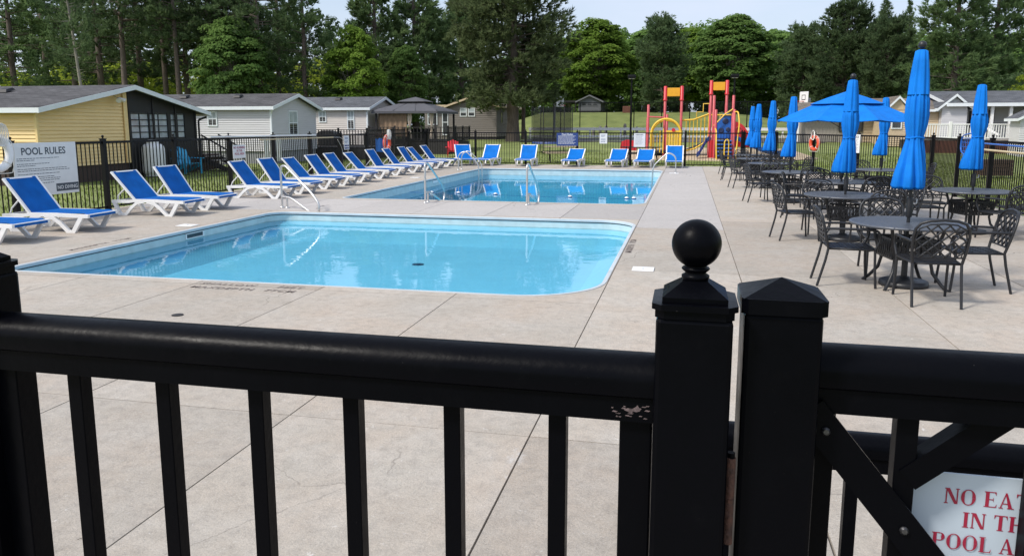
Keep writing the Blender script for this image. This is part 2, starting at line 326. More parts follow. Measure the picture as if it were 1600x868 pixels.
# ------------------------------------------------------------------ mesh helpers
class MB:
    def __init__(s): s.v = []; s.f = []; s.sm = []
    def add(s, vs, fs, smooth=False):
        o = len(s.v); s.v += [tuple(v) for v in vs]
        s.f += [tuple(i + o for i in f) for f in fs]; s.sm += [smooth] * len(fs); return s
    def box(s, x0, x1, y0, y1, z0, z1):
        vs = [(x0, y0, z0), (x1, y0, z0), (x1, y1, z0), (x0, y1, z0), (x0, y0, z1), (x1, y0, z1), (x1, y1, z1), (x0, y1, z1)]
        return s.add(vs, [(0, 3, 2, 1), (4, 5, 6, 7), (0, 1, 5, 4), (1, 2, 6, 5), (2, 3, 7, 6), (3, 0, 4, 7)])
    def cbox(s, c, sx, sy, sz): return s.box(c[0] - sx / 2, c[0] + sx / 2, c[1] - sy / 2, c[1] + sy / 2, c[2] - sz / 2, c[2] + sz / 2)
    def bbox(s, x0, x1, y0, y1, z0, z1, b=0.003):
        bm = bmesh.new(); bmesh.ops.create_cube(bm, size=1)
        for v in bm.verts: v.co = Vector(((x0 + x1) / 2 + v.co.x * (x1 - x0), (y0 + y1) / 2 + v.co.y * (y1 - y0), (z0 + z1) / 2 + v.co.z * (z1 - z0)))
        bmesh.ops.bevel(bm, geom=bm.edges[:], offset=b, segments=2, affect='EDGES', profile=0.5)
        bm.verts.index_update()
        s.add([v.co[:] for v in bm.verts], [[v.index for v in f.verts] for f in bm.faces]); bm.free(); return s
    def bar(s, a, b, w, t, up=(0, 0, 1)):
        a = Vector(a); b = Vector(b); dd = (b - a).normalized(); u = Vector(up)
        if abs(dd.dot(u)) > 0.98: u = Vector((1, 0, 0))
        sd = dd.cross(u).normalized(); u = sd.cross(dd).normalized()
        vs = [p + sd * (w / 2 * i) + u * (t / 2 * j) for p in (a, b) for i, j in ((-1, -1), (1, -1), (1, 1), (-1, 1))]
        return s.add(vs, [(0, 1, 2, 3), (7, 6, 5, 4), (0, 4, 5, 1), (1, 5, 6, 2), (2, 6, 7, 3), (3, 7, 4, 0)])
    def tube(s, pts, r, n=8, closed=False):
        pts = [Vector(p) for p in pts]; k = len(pts)
        rs = r if isinstance(r, (list, tuple)) else [r] * k
        rings = []; prev = None
        for i, p in enumerate(pts):
            if closed: t = (pts[(i + 1) % k] - pts[i - 1]).normalized()
            else: t = (pts[min(i + 1, k - 1)] - pts[max(i - 1, 0)]).normalized()
            if prev is None:
                a = t.orthogonal().normalized()
            else:
                a = (prev - t * prev.dot(t)).normalized()
            prev = a; b = t.cross(a)
            rings.append([p + (a * math.cos(2 * PI * j / n) + b * math.sin(2 * PI * j / n)) * rs[i] for j in range(n)])
        vs = [v for rg in rings for v in rg]; fs = []
        for i in range(k if closed else k - 1):
            for j in range(n):
                i2 = (i + 1) % k
                fs.append((i * n + j, i * n + (j + 1) % n, i2 * n + (j + 1) % n, i2 * n + j))
        s.add(vs, fs, True)
        if not closed:
            s.add(rings[0], [tuple(range(n))[::-1]]); s.add(rings[-1], [tuple(range(n))])
        return s
    def lathe(s, prof, n=16, c=(0, 0), smooth=True, fn=None):
        k = len(prof); vs = []
        for r_, z in prof:
            for j in range(n):
                th = 2 * PI * j / n
                rr, ox, oy = (fn(r_, z, th) if fn else (r_, 0, 0))
                vs.append((c[0] + ox + rr * math.cos(th), c[1] + oy + rr * math.sin(th), z))
        fs = [(i * n + j, i * n + (j + 1) % n, (i + 1) * n + (j + 1) % n, (i + 1) * n + j) for i in range(k - 1) for j in range(n)]
        s.add(vs, fs, smooth)
        s.add(vs[:n], [tuple(range(n))[::-1]]); s.add(vs[-n:], [tuple(range(n))])
        return s
    def prism(s, poly, a, b, axis='y'):
        n = len(poly)
        f = {'y': lambda p, t: (p[0], t, p[1]), 'x': lambda p, t: (t, p[0], p[1]), 'z': lambda p, t: (p[0], p[1], t)}[axis]
        vs = [f(p, a) for p in poly] + [f(p, b) for p in poly]
        fs = [tuple(range(n)), tuple(range(2 * n - 1, n - 1, -1))] + [(i, i + n, (i + 1) % n + n, (i + 1) % n) for i in range(n)]
        return s.add(vs, fs)
    def mesh(s, name):
        me = bpy.data.meshes.new(name); me.from_pydata(s.v, [], s.f)
        me.polygons.foreach_set('use_smooth', s.sm)
        bm = bmesh.new(); bm.from_mesh(me); bmesh.ops.recalc_face_normals(bm, faces=bm.faces[:]); bm.to_mesh(me); bm.free()
        return me
    def build(s, name, m, parent=None): return obj(name, s.mesh(name), m, parent)
def obj(name, me, m, parent=None, loc=None, rz=None):
    if m and not me.materials: me.materials.append(M[m])
    o = bpy.data.objects.new(name, me); C.objects.link(o)
    if parent: o.parent = parent
    if loc is not None: o.location = loc
    if rz is not None: o.rotation_euler = (0, 0, rz)
    return o
def tag(o, label=None, cat=None, group=None, kind=None):
    if label: o['label'] = label
    if cat: o['category'] = cat
    if group: o['group'] = group
    if kind: o['kind'] = kind
    return o
def thing(name, label, cat, loc=(0, 0, 0), rz=0, group=None):
    o = bpy.data.objects.new(name, None); C.objects.link(o); o.location = loc; o.rotation_euler = (0, 0, rz)
    o.empty_display_size = 0.1
    return tag(o, label, cat, group)
def kids(o): return [c for c in C.objects if c.parent == o]
_tree_cache = {}
def children_of(o):
    if o.name not in _tree_cache: _tree_cache[o.name] = kids(o)
    return _tree_cache[o.name]
def copy_tree(o, parent=None):
    c = o.copy(); C.objects.link(c); c.parent = parent
    for ch in children_of(o): copy_tree(ch, c)
    return c
ORD = ['first', 'second', 'third', 'fourth', 'fifth', 'sixth', 'seventh', 'eighth', 'ninth', 'tenth', 'eleventh', 'twelfth', 'thirteenth', 'fourteenth', 'fifteenth', 'sixteenth']
def text_mesh(txt, size, bold=0.0, depth=0.0006, align='LEFT', spacing=1.0):
    cu = bpy.data.curves.new('lettering', 'FONT'); cu.body = txt; cu.size = size; cu.offset = bold * size; cu.extrude = depth; cu.align_x = align
    cu.resolution_u = 3; cu.space_character = spacing
    o = bpy.data.objects.new('lettering', cu); C.objects.link(o)
    bpy.context.view_layer.update()
    dg = bpy.context.evaluated_depsgraph_get()
    me = bpy.data.meshes.new_from_object(o.evaluated_get(dg)); me.materials.clear()
    bpy.data.objects.remove(o); bpy.data.curves.remove(cu)
    return me
def np_mesh(name, V, Fq):
    """V (n,3) float, Fq (m,3 or 4) int -> mesh"""
    me = bpy.data.meshes.new(name); V = np.asarray(V, dtype=np.float32); Fq = np.asarray(Fq, dtype=np.int32)
    k = Fq.shape[1]
    me.vertices.add(len(V)); me.vertices.foreach_set('co', V.ravel())
    me.loops.add(Fq.size); me.loops.foreach_set('vertex_index', Fq.ravel())
    me.polygons.add(len(Fq)); me.polygons.foreach_set('loop_start', np.arange(0, Fq.size, k, dtype=np.int32))
    me.polygons.foreach_set('loop_total', np.full(len(Fq), k, dtype=np.int32))
    me.update(calc_edges=True); me.validate()
    return me
def S(t): t = max(0.0, min(1.0, t)); return t * t * (3 - 2 * t)
def ground_z(x, y):
    return 0.75 * S((y - 40) / 20) + 2.4 * S((y - 66) / 16) * S((x + 22) / 7) * (1 - 0.6 * S((x - 2) / 12)) + 0.5 * S((y - 90) / 40)

# ------------------------------------------------------------------ ground
POOLS = [dict(x0=-8.42, x1=-0.87, y0=7.85, y1=14.68, r=(0.35, 0.95, 0.75, 0.45), zb=-0.52),
         dict(x0=-8.40, x1=-0.90, y0=17.72, y1=31.45, r=(0.25, 0.5, 0.6, 0.5), zb=-0.85)]
def rrect(x0, x1, y0, y1, r, inset=0.0, n=10):
    """counter-clockwise outline; r = near-left, near-right, far-right, far-left corner radius"""
    x0 += inset; x1 -= inset; y0 += inset; y1 -= inset
    pts = []
    for (cx, cy, a0, rr) in ((x0, y0, 180, r[0]), (x1, y0, 270, r[1]), (x1, y1, 0, r[2]), (x0, y1, 90, r[3])):
        rr = max(0.02, rr - inset)
        ccx = cx + (rr if cx == x0 else -rr); ccy = cy + (rr if cy == y0 else -rr)
        for i in range(n + 1):
            a = R(a0 + 90 * i / n); pts.append((ccx + rr * math.cos(a), ccy + rr * math.sin(a)))
    return pts
def inside(p, poly):
    c = False; j = len(poly) - 1
    for i in range(len(poly)):
        if (poly[i][1] > p[1]) != (poly[j][1] > p[1]) and p[0] < (poly[j][0] - poly[i][0]) * (p[1] - poly[i][1]) / (poly[j][1] - poly[i][1]) + poly[i][0]: c = not c
        j = i
    return c
OUT = [rrect(p['x0'], p['x1'], p['y0'], p['y1'], p['r']) for p in POOLS]
DECK = [(-12.25, -3.0), (6.55, -3.0), (6.55, 13.5), (6.85, 26.2), (2.4, 35.05), (-12.25, 35.05)]

gx = sorted(set([-400, -250, -160, -120, -10, 0, 120, 160, 250, 400] + list(np.arange(-90, 91, 3.0))))
gy = sorted(set([-60, -30, -10, 6, 33, 150, 200, 300, 500] + list(np.arange(36, 126, 3.0))))
gv = []; gf = []
rg = random.Random(3)
for j, y in enumerate(gy):
    for i, x in enumerate(gx):
        bumpz = rg.uniform(-.03, .03) if y > 40 else 0
        gv.append((x, y, -0.05 + ground_z(x, y) + bumpz))
nx = len(gx)
for j in range(len(gy) - 1):
    for i in range(nx - 1):
        cx, cy = (gx[i] + gx[i + 1]) / 2, (gy[j] + gy[j + 1]) / 2
        if -10 < cx < 0 and 6 < cy < 33: continue
        gf.append((j * nx + i, j * nx + i + 1, (j + 1) * nx + i + 1, (j + 1) * nx + i))
me = np_mesh('ground', gv, gf); me.polygons.foreach_set('use_smooth', [True] * len(gf))
tag(obj('ground', me, 'lawn'), kind='structure')

# ------------------------------------------------------------------ pool deck: a slab for each panel between the saw-cut joints
def region_mesh(name, outline, z0, z1, holes):
    """flat plate of the outline minus the pool outlines, with side faces"""
    pts = [Vector(p) for p in outline]; edges = [(i, (i + 1) % len(outline)) for i in range(len(outline))]
    for h in holes:
        o = len(pts); pts += [Vector(p) for p in h]; edges += [(o + i, o + (i + 1) % len(h)) for i in range(len(h))]
    vs, es, fs, *_ = delaunay_2d_cdt(pts, edges, [], 0, 1e-5)
    keep = []
    for f in fs:
        c = sum((vs[i] for i in f), Vector((0, 0))) / len(f)
        if inside(c, outline) and not any(inside(c, h) for h in holes): keep.append(tuple(f))
    if not keep: return None
    bm = bmesh.new(); bv = [bm.verts.new((v.x, v.y, z1)) for v in vs]
    for f in keep: bm.faces.new([bv[i] for i in f])
    bmesh.ops.delete(bm, geom=[v for v in bm.verts if not v.link_faces], context='VERTS')
    bmesh.ops.recalc_face_normals(bm, faces=bm.faces[:])
    if bm.faces[:] and sum(f.normal.z for f in bm.faces) < 0: bmesh.ops.reverse_faces(bm, faces=bm.faces[:])
    ed = [e for e in bm.edges if len(e.link_faces) == 1]
    r = bmesh.ops.extrude_edge_only(bm, edges=ed)
    for g in r['geom']:
        if isinstance(g, bmesh.types.BMVert): g.co.z = z0
    me = bpy.data.meshes.new(name); bm.to_mesh(me); bm.free()
    return me
deck = tag(bpy.data.objects.new('pool_deck', None), kind='structure'); C.objects.link(deck)
me = region_mesh('joint_bed', DECK, -0.045, -0.014, OUT); obj('joint_bed', me, 'joint', deck)
def clip_poly(poly, a, b, c):      # keep a*x+b*y<=c
    out = []
    for i in range(len(poly)):
        p, q = poly[i], poly[(i + 1) % len(poly)]
        dp, dq = a * p[0] + b * p[1] - c, a * q[0] + b * q[1] - c
        if dp <= 0: out.append(p)
        if dp * dq < 0:
            t = dp / (dp - dq); out.append((p[0] + t * (q[0] - p[0]), p[1] + t * (q[1] - p[1])))
    return out
xs = [-12.25, -10.08, -8.55, -7.01, -5.47, -3.93, -2.38, -0.845, 0.67, 2.21, 3.75, 5.29, 6.9]
GAP = 0.004
for i in range(len(xs) - 1):
    right = xs[i] > -0.9
    ys = [-3.0, 0.6, 4.2, 9.62, 13.72, 19.2, 24.6, 30.0, 35.05] if right else [-3.0, 0.6, 4.2, 7.66, 10.5, 14.9, 17.5, 22.0, 26.5, 31.9, 35.05]
    if 0.6 < xs[i] : ys = [-3.0, 0.6, 4.2, 9.62, 15.0, 20.4, 25.8, 31.2, 35.05]
    for j in range(len(ys) - 1):
        poly = list(DECK)
        g0 = GAP + 0.003 * random.random()
        for a, b, c in ((1, 0, xs[i + 1] - g0), (-1, 0, -(xs[i] + g0)), (0, 1, ys[j + 1] - g0), (0, -1, -(ys[j] + g0))):
            poly = clip_poly(poly, a, b, c)
            if len(poly) < 3: break
        if len(poly) < 3: continue
        hs = []
        for h, p in zip(OUT, POOLS):
            if p['x1'] > xs[i] - .1 and p['x0'] < xs[i + 1] + .1 and p['y1'] > ys[j] - .1 and p['y0'] < ys[j + 1] + .1: hs.append(h)
        me = region_mesh('slab', poly, -0.03, random.uniform(-0.001, 0.001), hs)
        if me is None: continue
        pale = (-0.9 < xs[i] < 0.6 and ys[j] > 13) or (xs[i] < -0.9 and 14 < ys[j] < 17)
        obj('slab', me, 'concrete_pale' if pale else 'concrete', deck)

# ------------------------------------------------------------------ pools
def ring(mb, polyA, zA, polyB, zB):
    n = len(polyA); o = [(p[0], p[1], zA) for p in polyA] + [(p[0], p[1], zB) for p in polyB]
    return mb.add(o, [(i, (i + 1) % n, n + (i + 1) % n, n + i) for i in range(n)])
WZ = -0.17
WZS = (-0.17, -0.26)
plabels = [('near swimming pool with pale blue shallow water and rounded right corner', 'shallow'), ('far swimming pool with deeper blue water behind the near pool', 'deep')]
for k, p in enumerate(POOLS):
    WZ = WZS[k]
    a = (p['x0'], p['x1'], p['y0'], p['y1'], p['r'])
    t = thing('swimming_pool', plabels[k][0], 'pool')
    mb = MB()
    ring(mb, rrect(*a, inset=-0.012), 0.006, rrect(*a, inset=0.03), 0.006); ring(mb, rrect(*a, inset=0.03), 0.006, rrect(*a, inset=0.04), -0.004)
    ring(mb, rrect(*a, inset=0.04), -0.004, rrect(*a, inset=0.04), -0.04); ring(mb, rrect(*a, inset=0.04), -0.04, rrect(*a, inset=0.012), -0.04)
    ring(mb, rrect(*a, inset=-0.012), 0.006, rrect(*a, inset=-0.014), -0.02)
    mb.build('coping', 'coping_alu', t)
    mb = MB(); ring(mb, rrect(*a, inset=0.012), -0.04, rrect(*a, inset=0.012), -0.062); mb.build('liner_track', 'coping_gap', t)
    mb = MB(); ring(mb, rrect(*a, inset=0.012), -0.0622, rrect(*a, inset=0.018), -0.062); ring(mb, rrect(*a, inset=0.018), -0.062, rrect(*a, inset=0.02), WZ - 0.02); mb.build('waterline_band', 'liner_band', t)
    mb = MB(); ring(mb, rrect(*a, inset=0.02), WZ - 0.02, rrect(*a, inset=0.55), p['zb'])
    q = rrect(*a, inset=0.55); mb.add([(x, y, p['zb']) for x, y in q], [tuple(range(len(q)))]); mb.build('basin', 'liner_blue', t)
    q = rrect(*a, inset=0.018)
    me = bpy.data.meshes.new('water'); me.from_pydata([(x, y, WZ) for x, y in q], [], [tuple(range(len(q)))]); me.update()
    tag(obj('water', me, 'water_shallow' if k == 0 else 'water_deep'), kind='structure')
    if k == 0:   # wall skimmer opening in the left wall, floor drain, steps
        mb = MB()
        for z0, z1, y0, y1 in ((-0.155, -0.143, 11.60, 12.12), (-0.075, -0.063, 11.60, 12.12), (-0.143, -0.075, 11.60, 11.63), (-0.143, -0.075, 12.09, 12.12)): mb.box(-8.405, -8.385, y0, y1, z0, z1)
        sk = mb.build('skimmer_frame', 'white_plastic', t); MB().box(-8.4035, -8.3975, 11.63, 12.09, -0.143, -0.075).build('skimmer_mouth', 'coping_gap', sk)
        MB().lathe([(0.10, -0.519), (0.10, -0.512), (0.08, -0.508)], 20, (-4.35, 12.1)).build('floor_drain', 'toy_navy', t)
    else:
        for (x, y) in ((-8.37, 24.9),):
            mb = MB(); mb.box(x - 0.01, x + 0.012, y, y + 0.5, -0.155, -0.075); mb.build('skimmer_frame', 'white_plastic', t)

# safety rope with floats across the far pool
def curve_pts(fn, n): return [fn(i / (n - 1)) for i in range(n)]
rope = thing('float_line', 'thin rope with white and blue floats across the far pool', 'rope', (0, 0, 0))
fx = [(-7.6, 22.5), (-6.75, 22.5), (-5.55, 22.35), (-3.25, 22.0), (-1.62, 21.9), (-1.42, 21.9)]
MB().tube([(-8.36, 22.6, WZ + 0.01)] + [(x, y, WZ - 0.012) for x, y in fx] + [(-0.93, 21.9, WZ + 0.02)], 0.004, 5).build('rope', 'toy_blue', rope)
for x, y in fx:
    f = MB().lathe([(0.005, WZ - 0.045), (0.05, WZ - 0.03), (0.066, WZ + 0.01), (0.055, WZ + 0.04), (0.008, WZ + 0.06)], 12, (x, y)).build('float', 'white_plastic', rope)
    MB().lathe([(0.0665, WZ + 0.0), (0.068, WZ + 0.012), (0.0665, WZ + 0.024)], 12, (x, y)).build('band', 'ink_blue', f)

# ------------------------------------------------------------------ deck details: lids, drain, stencilled depth marks
def lid(x, y, sx, sy, label):
    t = thing('access_hatch', label, 'access lid', (x, y, 0))
    MB().bbox(-sx / 2, sx / 2, -sy / 2, sy / 2, 0.002, 0.012, 0.003).build('plate', 'white_plastic', t)
    MB().lathe([(0.018, 0.0125), (0.018, 0.0145), (0.012, 0.016)], 10).build('finger_hole', 'grey_plastic', t)
lid(-0.49, 9.68, 0.27, 0.27, 'white square lid in the deck right of the near pool')
lid(-8.77, 12.2, 0.32, 0.26, 'white square lid in the deck between the loungers and near pool')
lid(-9.1, 25.2, 0.3, 0.3, 'white lid in the deck left of the far pool')
lid(-0.45, 29.6, 0.35, 0.3, 'white lid in the deck right of the far pool')
MB().lathe([(0.055, 0.001), (0.055, 0.006), (0.045, 0.007)], 16, (-4.71, 6.31)).build('deck_drain', 'wood_dark')
tag(C.objects['deck_drain'], 'small dark round drain in the deck before the near pool', 'drain')
def stencil(x, y, rz, label, lines=('SHALLOW  FEET', 'MAXDEPTH  77CM')):
    t = thing('depth_marking', label, 'floor marking', (x, y, 0.003), rz)
    for i, line in enumerate(lines):
        for w_, al, xx in zip(line.split('  '), ('LEFT', 'RIGHT'), (-0.66, 0.62)):
            me = text_mesh(w_, 0.135, 0.008, 0.0006, al, 1.15); o = obj('lettering', me, 'stencil', t, (xx, 0.03 - 0.19 * i, 0))
stencil(-4.74, 7.62, 0, 'stencilled depth lettering on the deck at the near pool front edge')
stencil(-0.70, 11.6, PI / 2, 'stencilled depth lettering on the deck right of the near pool', ('MAXDEPTH  77CM',))
stencil(-8.62, 10.0, PI / 2, 'stencilled depth lettering on the deck left of the near pool', ('MAXDEPTH  77CM',))

lf = thing('fallen_leaf', 'single tan leaf lying on the deck behind the near fence', 'leaf', (-2.51, 2.68, 0.004), 0.7)
MB().add([(-.035, 0, 0), (-.01, -.017, .006), (.03, -.008, .004), (.045, .004, .010), (.02, .02, .006), (-.015, .016, .004), (-.012, -.017, .004), (-.015, .0161, .002)], [(0, 1, 2, 3, 4, 5)]).build('blade', 'wood_tan', lf)
MB().tube([(-.055, -.003, .002), (-.03, 0, .004), (.04, .003, .011)], .0012, 4).build('stalk', 'wood_brown', lf)
# ------------------------------------------------------------------ near fence and gate
BR = 0.0145
fence = thing('near_fence', 'black fence panel with thick rounded rail across the foreground', 'fence')
def cap_post(parent, cx, cy, w, ztop, name='post'):
    h = w / 2
    p = MB().bbox(cx - h, cx + h, cy - h, cy + h, 0.0, ztop, 0.006).build(name, 'black_paint', parent)
    return p
def chamfer_cap(mb, cx, cy, h, z0, z1, c):
    poly = [(cx - h + c, cy - h), (cx + h - c, cy - h), (cx + h, cy - h + c), (cx + h, cy + h - c), (cx + h - c, cy + h), (cx - h + c, cy + h), (cx - h, cy + h - c), (cx - h, cy - h + c)]
    return mb.prism(poly, z0, z1, 'z')
FY = 1.0
for cx, hasball in ((0.016, True), (-1.122, False), (-2.32, False), (1.26, True)):
    p = cap_post(fence, cx, FY, 0.094, 1.562)
    mb = MB(); chamfer_cap(mb, cx, FY, 0.0485, 1.5615, 1.572, 0.011); chamfer_cap(mb, cx, FY, 0.0525, 1.5725, 1.580, 0.012)
    h = 0.040; mb.add([(cx + sx * h, FY + sy * h, 1.5805) for sx, sy in ((-1, -1), (1, -1), (1, 1), (-1, 1))] + [(cx + sx * h, FY + sy * h, 1.587) for sx, sy in ((-1, -1), (1, -1), (1, 1), (-1, 1))] + [(cx + sx * 0.016, FY + sy * 0.016, 1.604) for sx, sy in ((-1, -1), (1, -1), (1, 1), (-1, 1))],
           [(0, 1, 5, 4), (1, 2, 6, 5), (2, 3, 7, 6), (3, 0, 4, 7), (4, 5, 9, 8), (5, 6, 10, 9), (6, 7, 11, 10), (7, 4, 8, 11), (8, 9, 10, 11)])
    mb.build('cap', 'black_paint', p)
    if hasball:
        prof = [(0.016, 1.604), (0.0175, 1.607), (0.0175, 1.610), (0.0125, 1.613), (0.0165, 1.6165), (0.018, 1.6185), (0.0165, 1.6205), (0.012, 1.622)]
        r0, zc = 0.0312, 1.6505
        prof += [(r0 * math.cos(R(a)), zc + r0 * math.sin(R(a))) for a in np.linspace(-66, 89, 22)]
        MB().lathe(prof, 40, (cx, FY)).build('ball_finial', 'black_paint', p)
# rail: flat channel below, rounded bread-loaf cap above
def loaf(mb, x0, x1, y, zt):
    prof = [(-0.030, zt - 0.085), (0.030, zt - 0.085), (0.030, zt - 0.053), (0.036, zt - 0.049), (0.038, zt - 0.030)]
    prof += [(0.038 * math.cos(R(a)), zt - 0.030 + 0.030 * math.sin(R(a))) for a in range(15, 180, 15)]
    prof += [(-0.038, zt - 0.030), (-0.036, zt - 0.049), (-0.030, zt - 0.053)]
    n = len(prof); vs = [(x0, y + a, b) for a, b in prof] + [(x1, y + a, b) for a, b in prof]
    mb.add(vs, [(i, (i + 1) % n, n + (i + 1) % n, n + i) for i in range(n)], True); mb.add(vs, [tuple(range(n)), tuple(range(2 * n - 1, n - 1, -1))])
    return mb
def sharp(o, ang=40):
    for e in o.data.edges: pass
    o.data.set_sharp_from_angle(angle=R(ang)); return o
rl = sharp(loaf(MB(), -1.0755, -0.0305, FY, 1.502).build('rail', 'black_paint', fence))
mb = MB(); pts = [(-0.069, 1.4330), (-0.064, 1.4355), (-0.058, 1.4350), (-0.054, 1.4375), (-0.0515, 1.4405), (-0.0495, 1.4370), (-0.0465, 1.4360), (-0.0485, 1.4325), (-0.053, 1.4310), (-0.057, 1.4318), (-0.062, 1.4300)]
mb.prism(pts, FY - 0.0304, FY - 0.0301, 'y'); rr_ = random.Random(4)
for q in range(16):
    a, b_ = -0.088 + rr_.random() * .05, 1.4205 + rr_.random() * .022; w_ = rr_.uniform(.001, .006)
    mb.prism([(a, b_), (a + w_, b_ - .0005), (a + w_ * 1.4, b_ + .0008), (a + w_ * .4, b_ + rr_.uniform(.0006, .002))], FY - 0.0303, FY - 0.0301, 'y')
o = mb.build('scuff', 'bare_scuff', rl); o['kind'] = 'stuff'
mb = MB().box(-1.0755, -0.031, FY - 0.025, FY + 0.025, 0.09, 0.14).build('bottom_rail', 'black_paint', fence)
me_b = MB().bbox(-0.0122, 0.0122, -0.0122, 0.0122, 0.14, 1.417, 0.0015).mesh('baluster')
for x in (-0.9325, -0.7735, -0.6155, -0.463, -0.310, -0.160): obj('baluster', me_b, 'black_paint', fence, (x, FY, 0))
me_s = MB().bbox(-0.021, 0.021, -0.02, 0.02, 0.14, 1.417, 0.002).mesh('stile')
for x in (-1.054, -0.054): obj('stile', me_s, 'black_paint', fence, (x, FY, 0))

sharp(loaf(MB(), -2.2725, -1.1695, FY, 1.502).build('rail', 'black_paint', fence)); MB().box(-2.2725, -1.1695, FY - 0.025, FY + 0.025, 0.09, 0.14).build('bottom_rail', 'black_paint', fence)
for k in range(6): obj('baluster', me_b, 'black_paint', fence, (-1.33 - k * .157, FY, 0))
gate = thing('gate', 'black metal gate with pyramid-capped post and diagonal brace bars', 'gate')
gp = cap_post(gate, 0.125, 1.03, 0.094, 1.567, 'gate_post')
mb = MB(); h = 0.0515; cx, cy = 0.125, 1.03
chamfer_cap(mb, cx, cy, h, 1.5665, 1.586, 0.008)
mb.add([(cx + sx * (h - .002), cy + sy * (h - .002), 1.586) for sx, sy in ((-1, -1), (1, -1), (1, 1), (-1, 1))] + [(cx, cy, 1.606)], [(0, 1, 4), (1, 2, 4), (2, 3, 4), (3, 0, 4)])
mb.build('cap', 'black_paint', gp)
sharp(loaf(MB(), 0.1725, 1.15, 1.05, 1.516).build('rail', 'black_paint', gate))
MB().box(0.1725, 1.15, 1.025, 1.075, 0.12, 0.17).build('bottom_rail', 'black_paint', gate)
me_g = MB().bbox(-0.0132, 0.0132, -0.0132, 0.0132, 0.17, 1.4312, 0.0015).mesh('baluster')
for x in (0.291, 0.452, 0.613, 0.774, 0.935): obj('baluster', me_g, 'black_paint', gate, (x, 1.05, 0))
obj('stile', MB().bbox(-0.014, 0.014, -0.02, 0.02, 0.17, 1.4312, 0.002).mesh('stile'), 'black_paint', gate, (0.188, 1.05, 0))
obj('stile', MB().bbox(-0.02, 0.02, -0.02, 0.02, 0.17, 1.4312, 0.002).mesh('stile'), 'black_paint', gate, (1.12, 1.05, 0))
br = MB().bar((0.165, 1.015, 1.437), (0.55, 1.015, 0.965), 0.006, 0.042, (1, 0, 0.4)).build('brace', 'black_paint', gate)
for x, z in ((0.187, 1.410), (0.289, 1.285)):
    MB().lathe([(0.0055, 0), (0.0055, 0.003), (0.0035, 0.004), (0.0035, 0.0045)], 10).build('bolt', 'bolt_zinc', gate)
    o = [c for c in C.objects if c.name.startswith('bolt')][-1]; o.location = (x, 1.0118, z); o.rotation_euler = (R(90), 0, 0)
b2 = MB().bar((0.2945, 1.05, 1.3428), (0.405, 1.05, 1.440), 0.03, 0.032, (0, 0, 1)).build('corner_strut', 'black_paint', gate)
hg = MB().tube([(0.0695, 0.985, 1.255), (0.0695, 0.985, 1.318)], 0.0062, 12).tube([(0.0695, 0.985, 1.319), (0.0695, 0.985, 1.374)], 0.0062, 12).build('hinge', 'rust', gate)
MB().tube([(0.0695, 0.985, 1.374), (0.0695, 0.985, 1.381)], 0.0048, 10).build('hinge_pin', 'black_paint', hg)

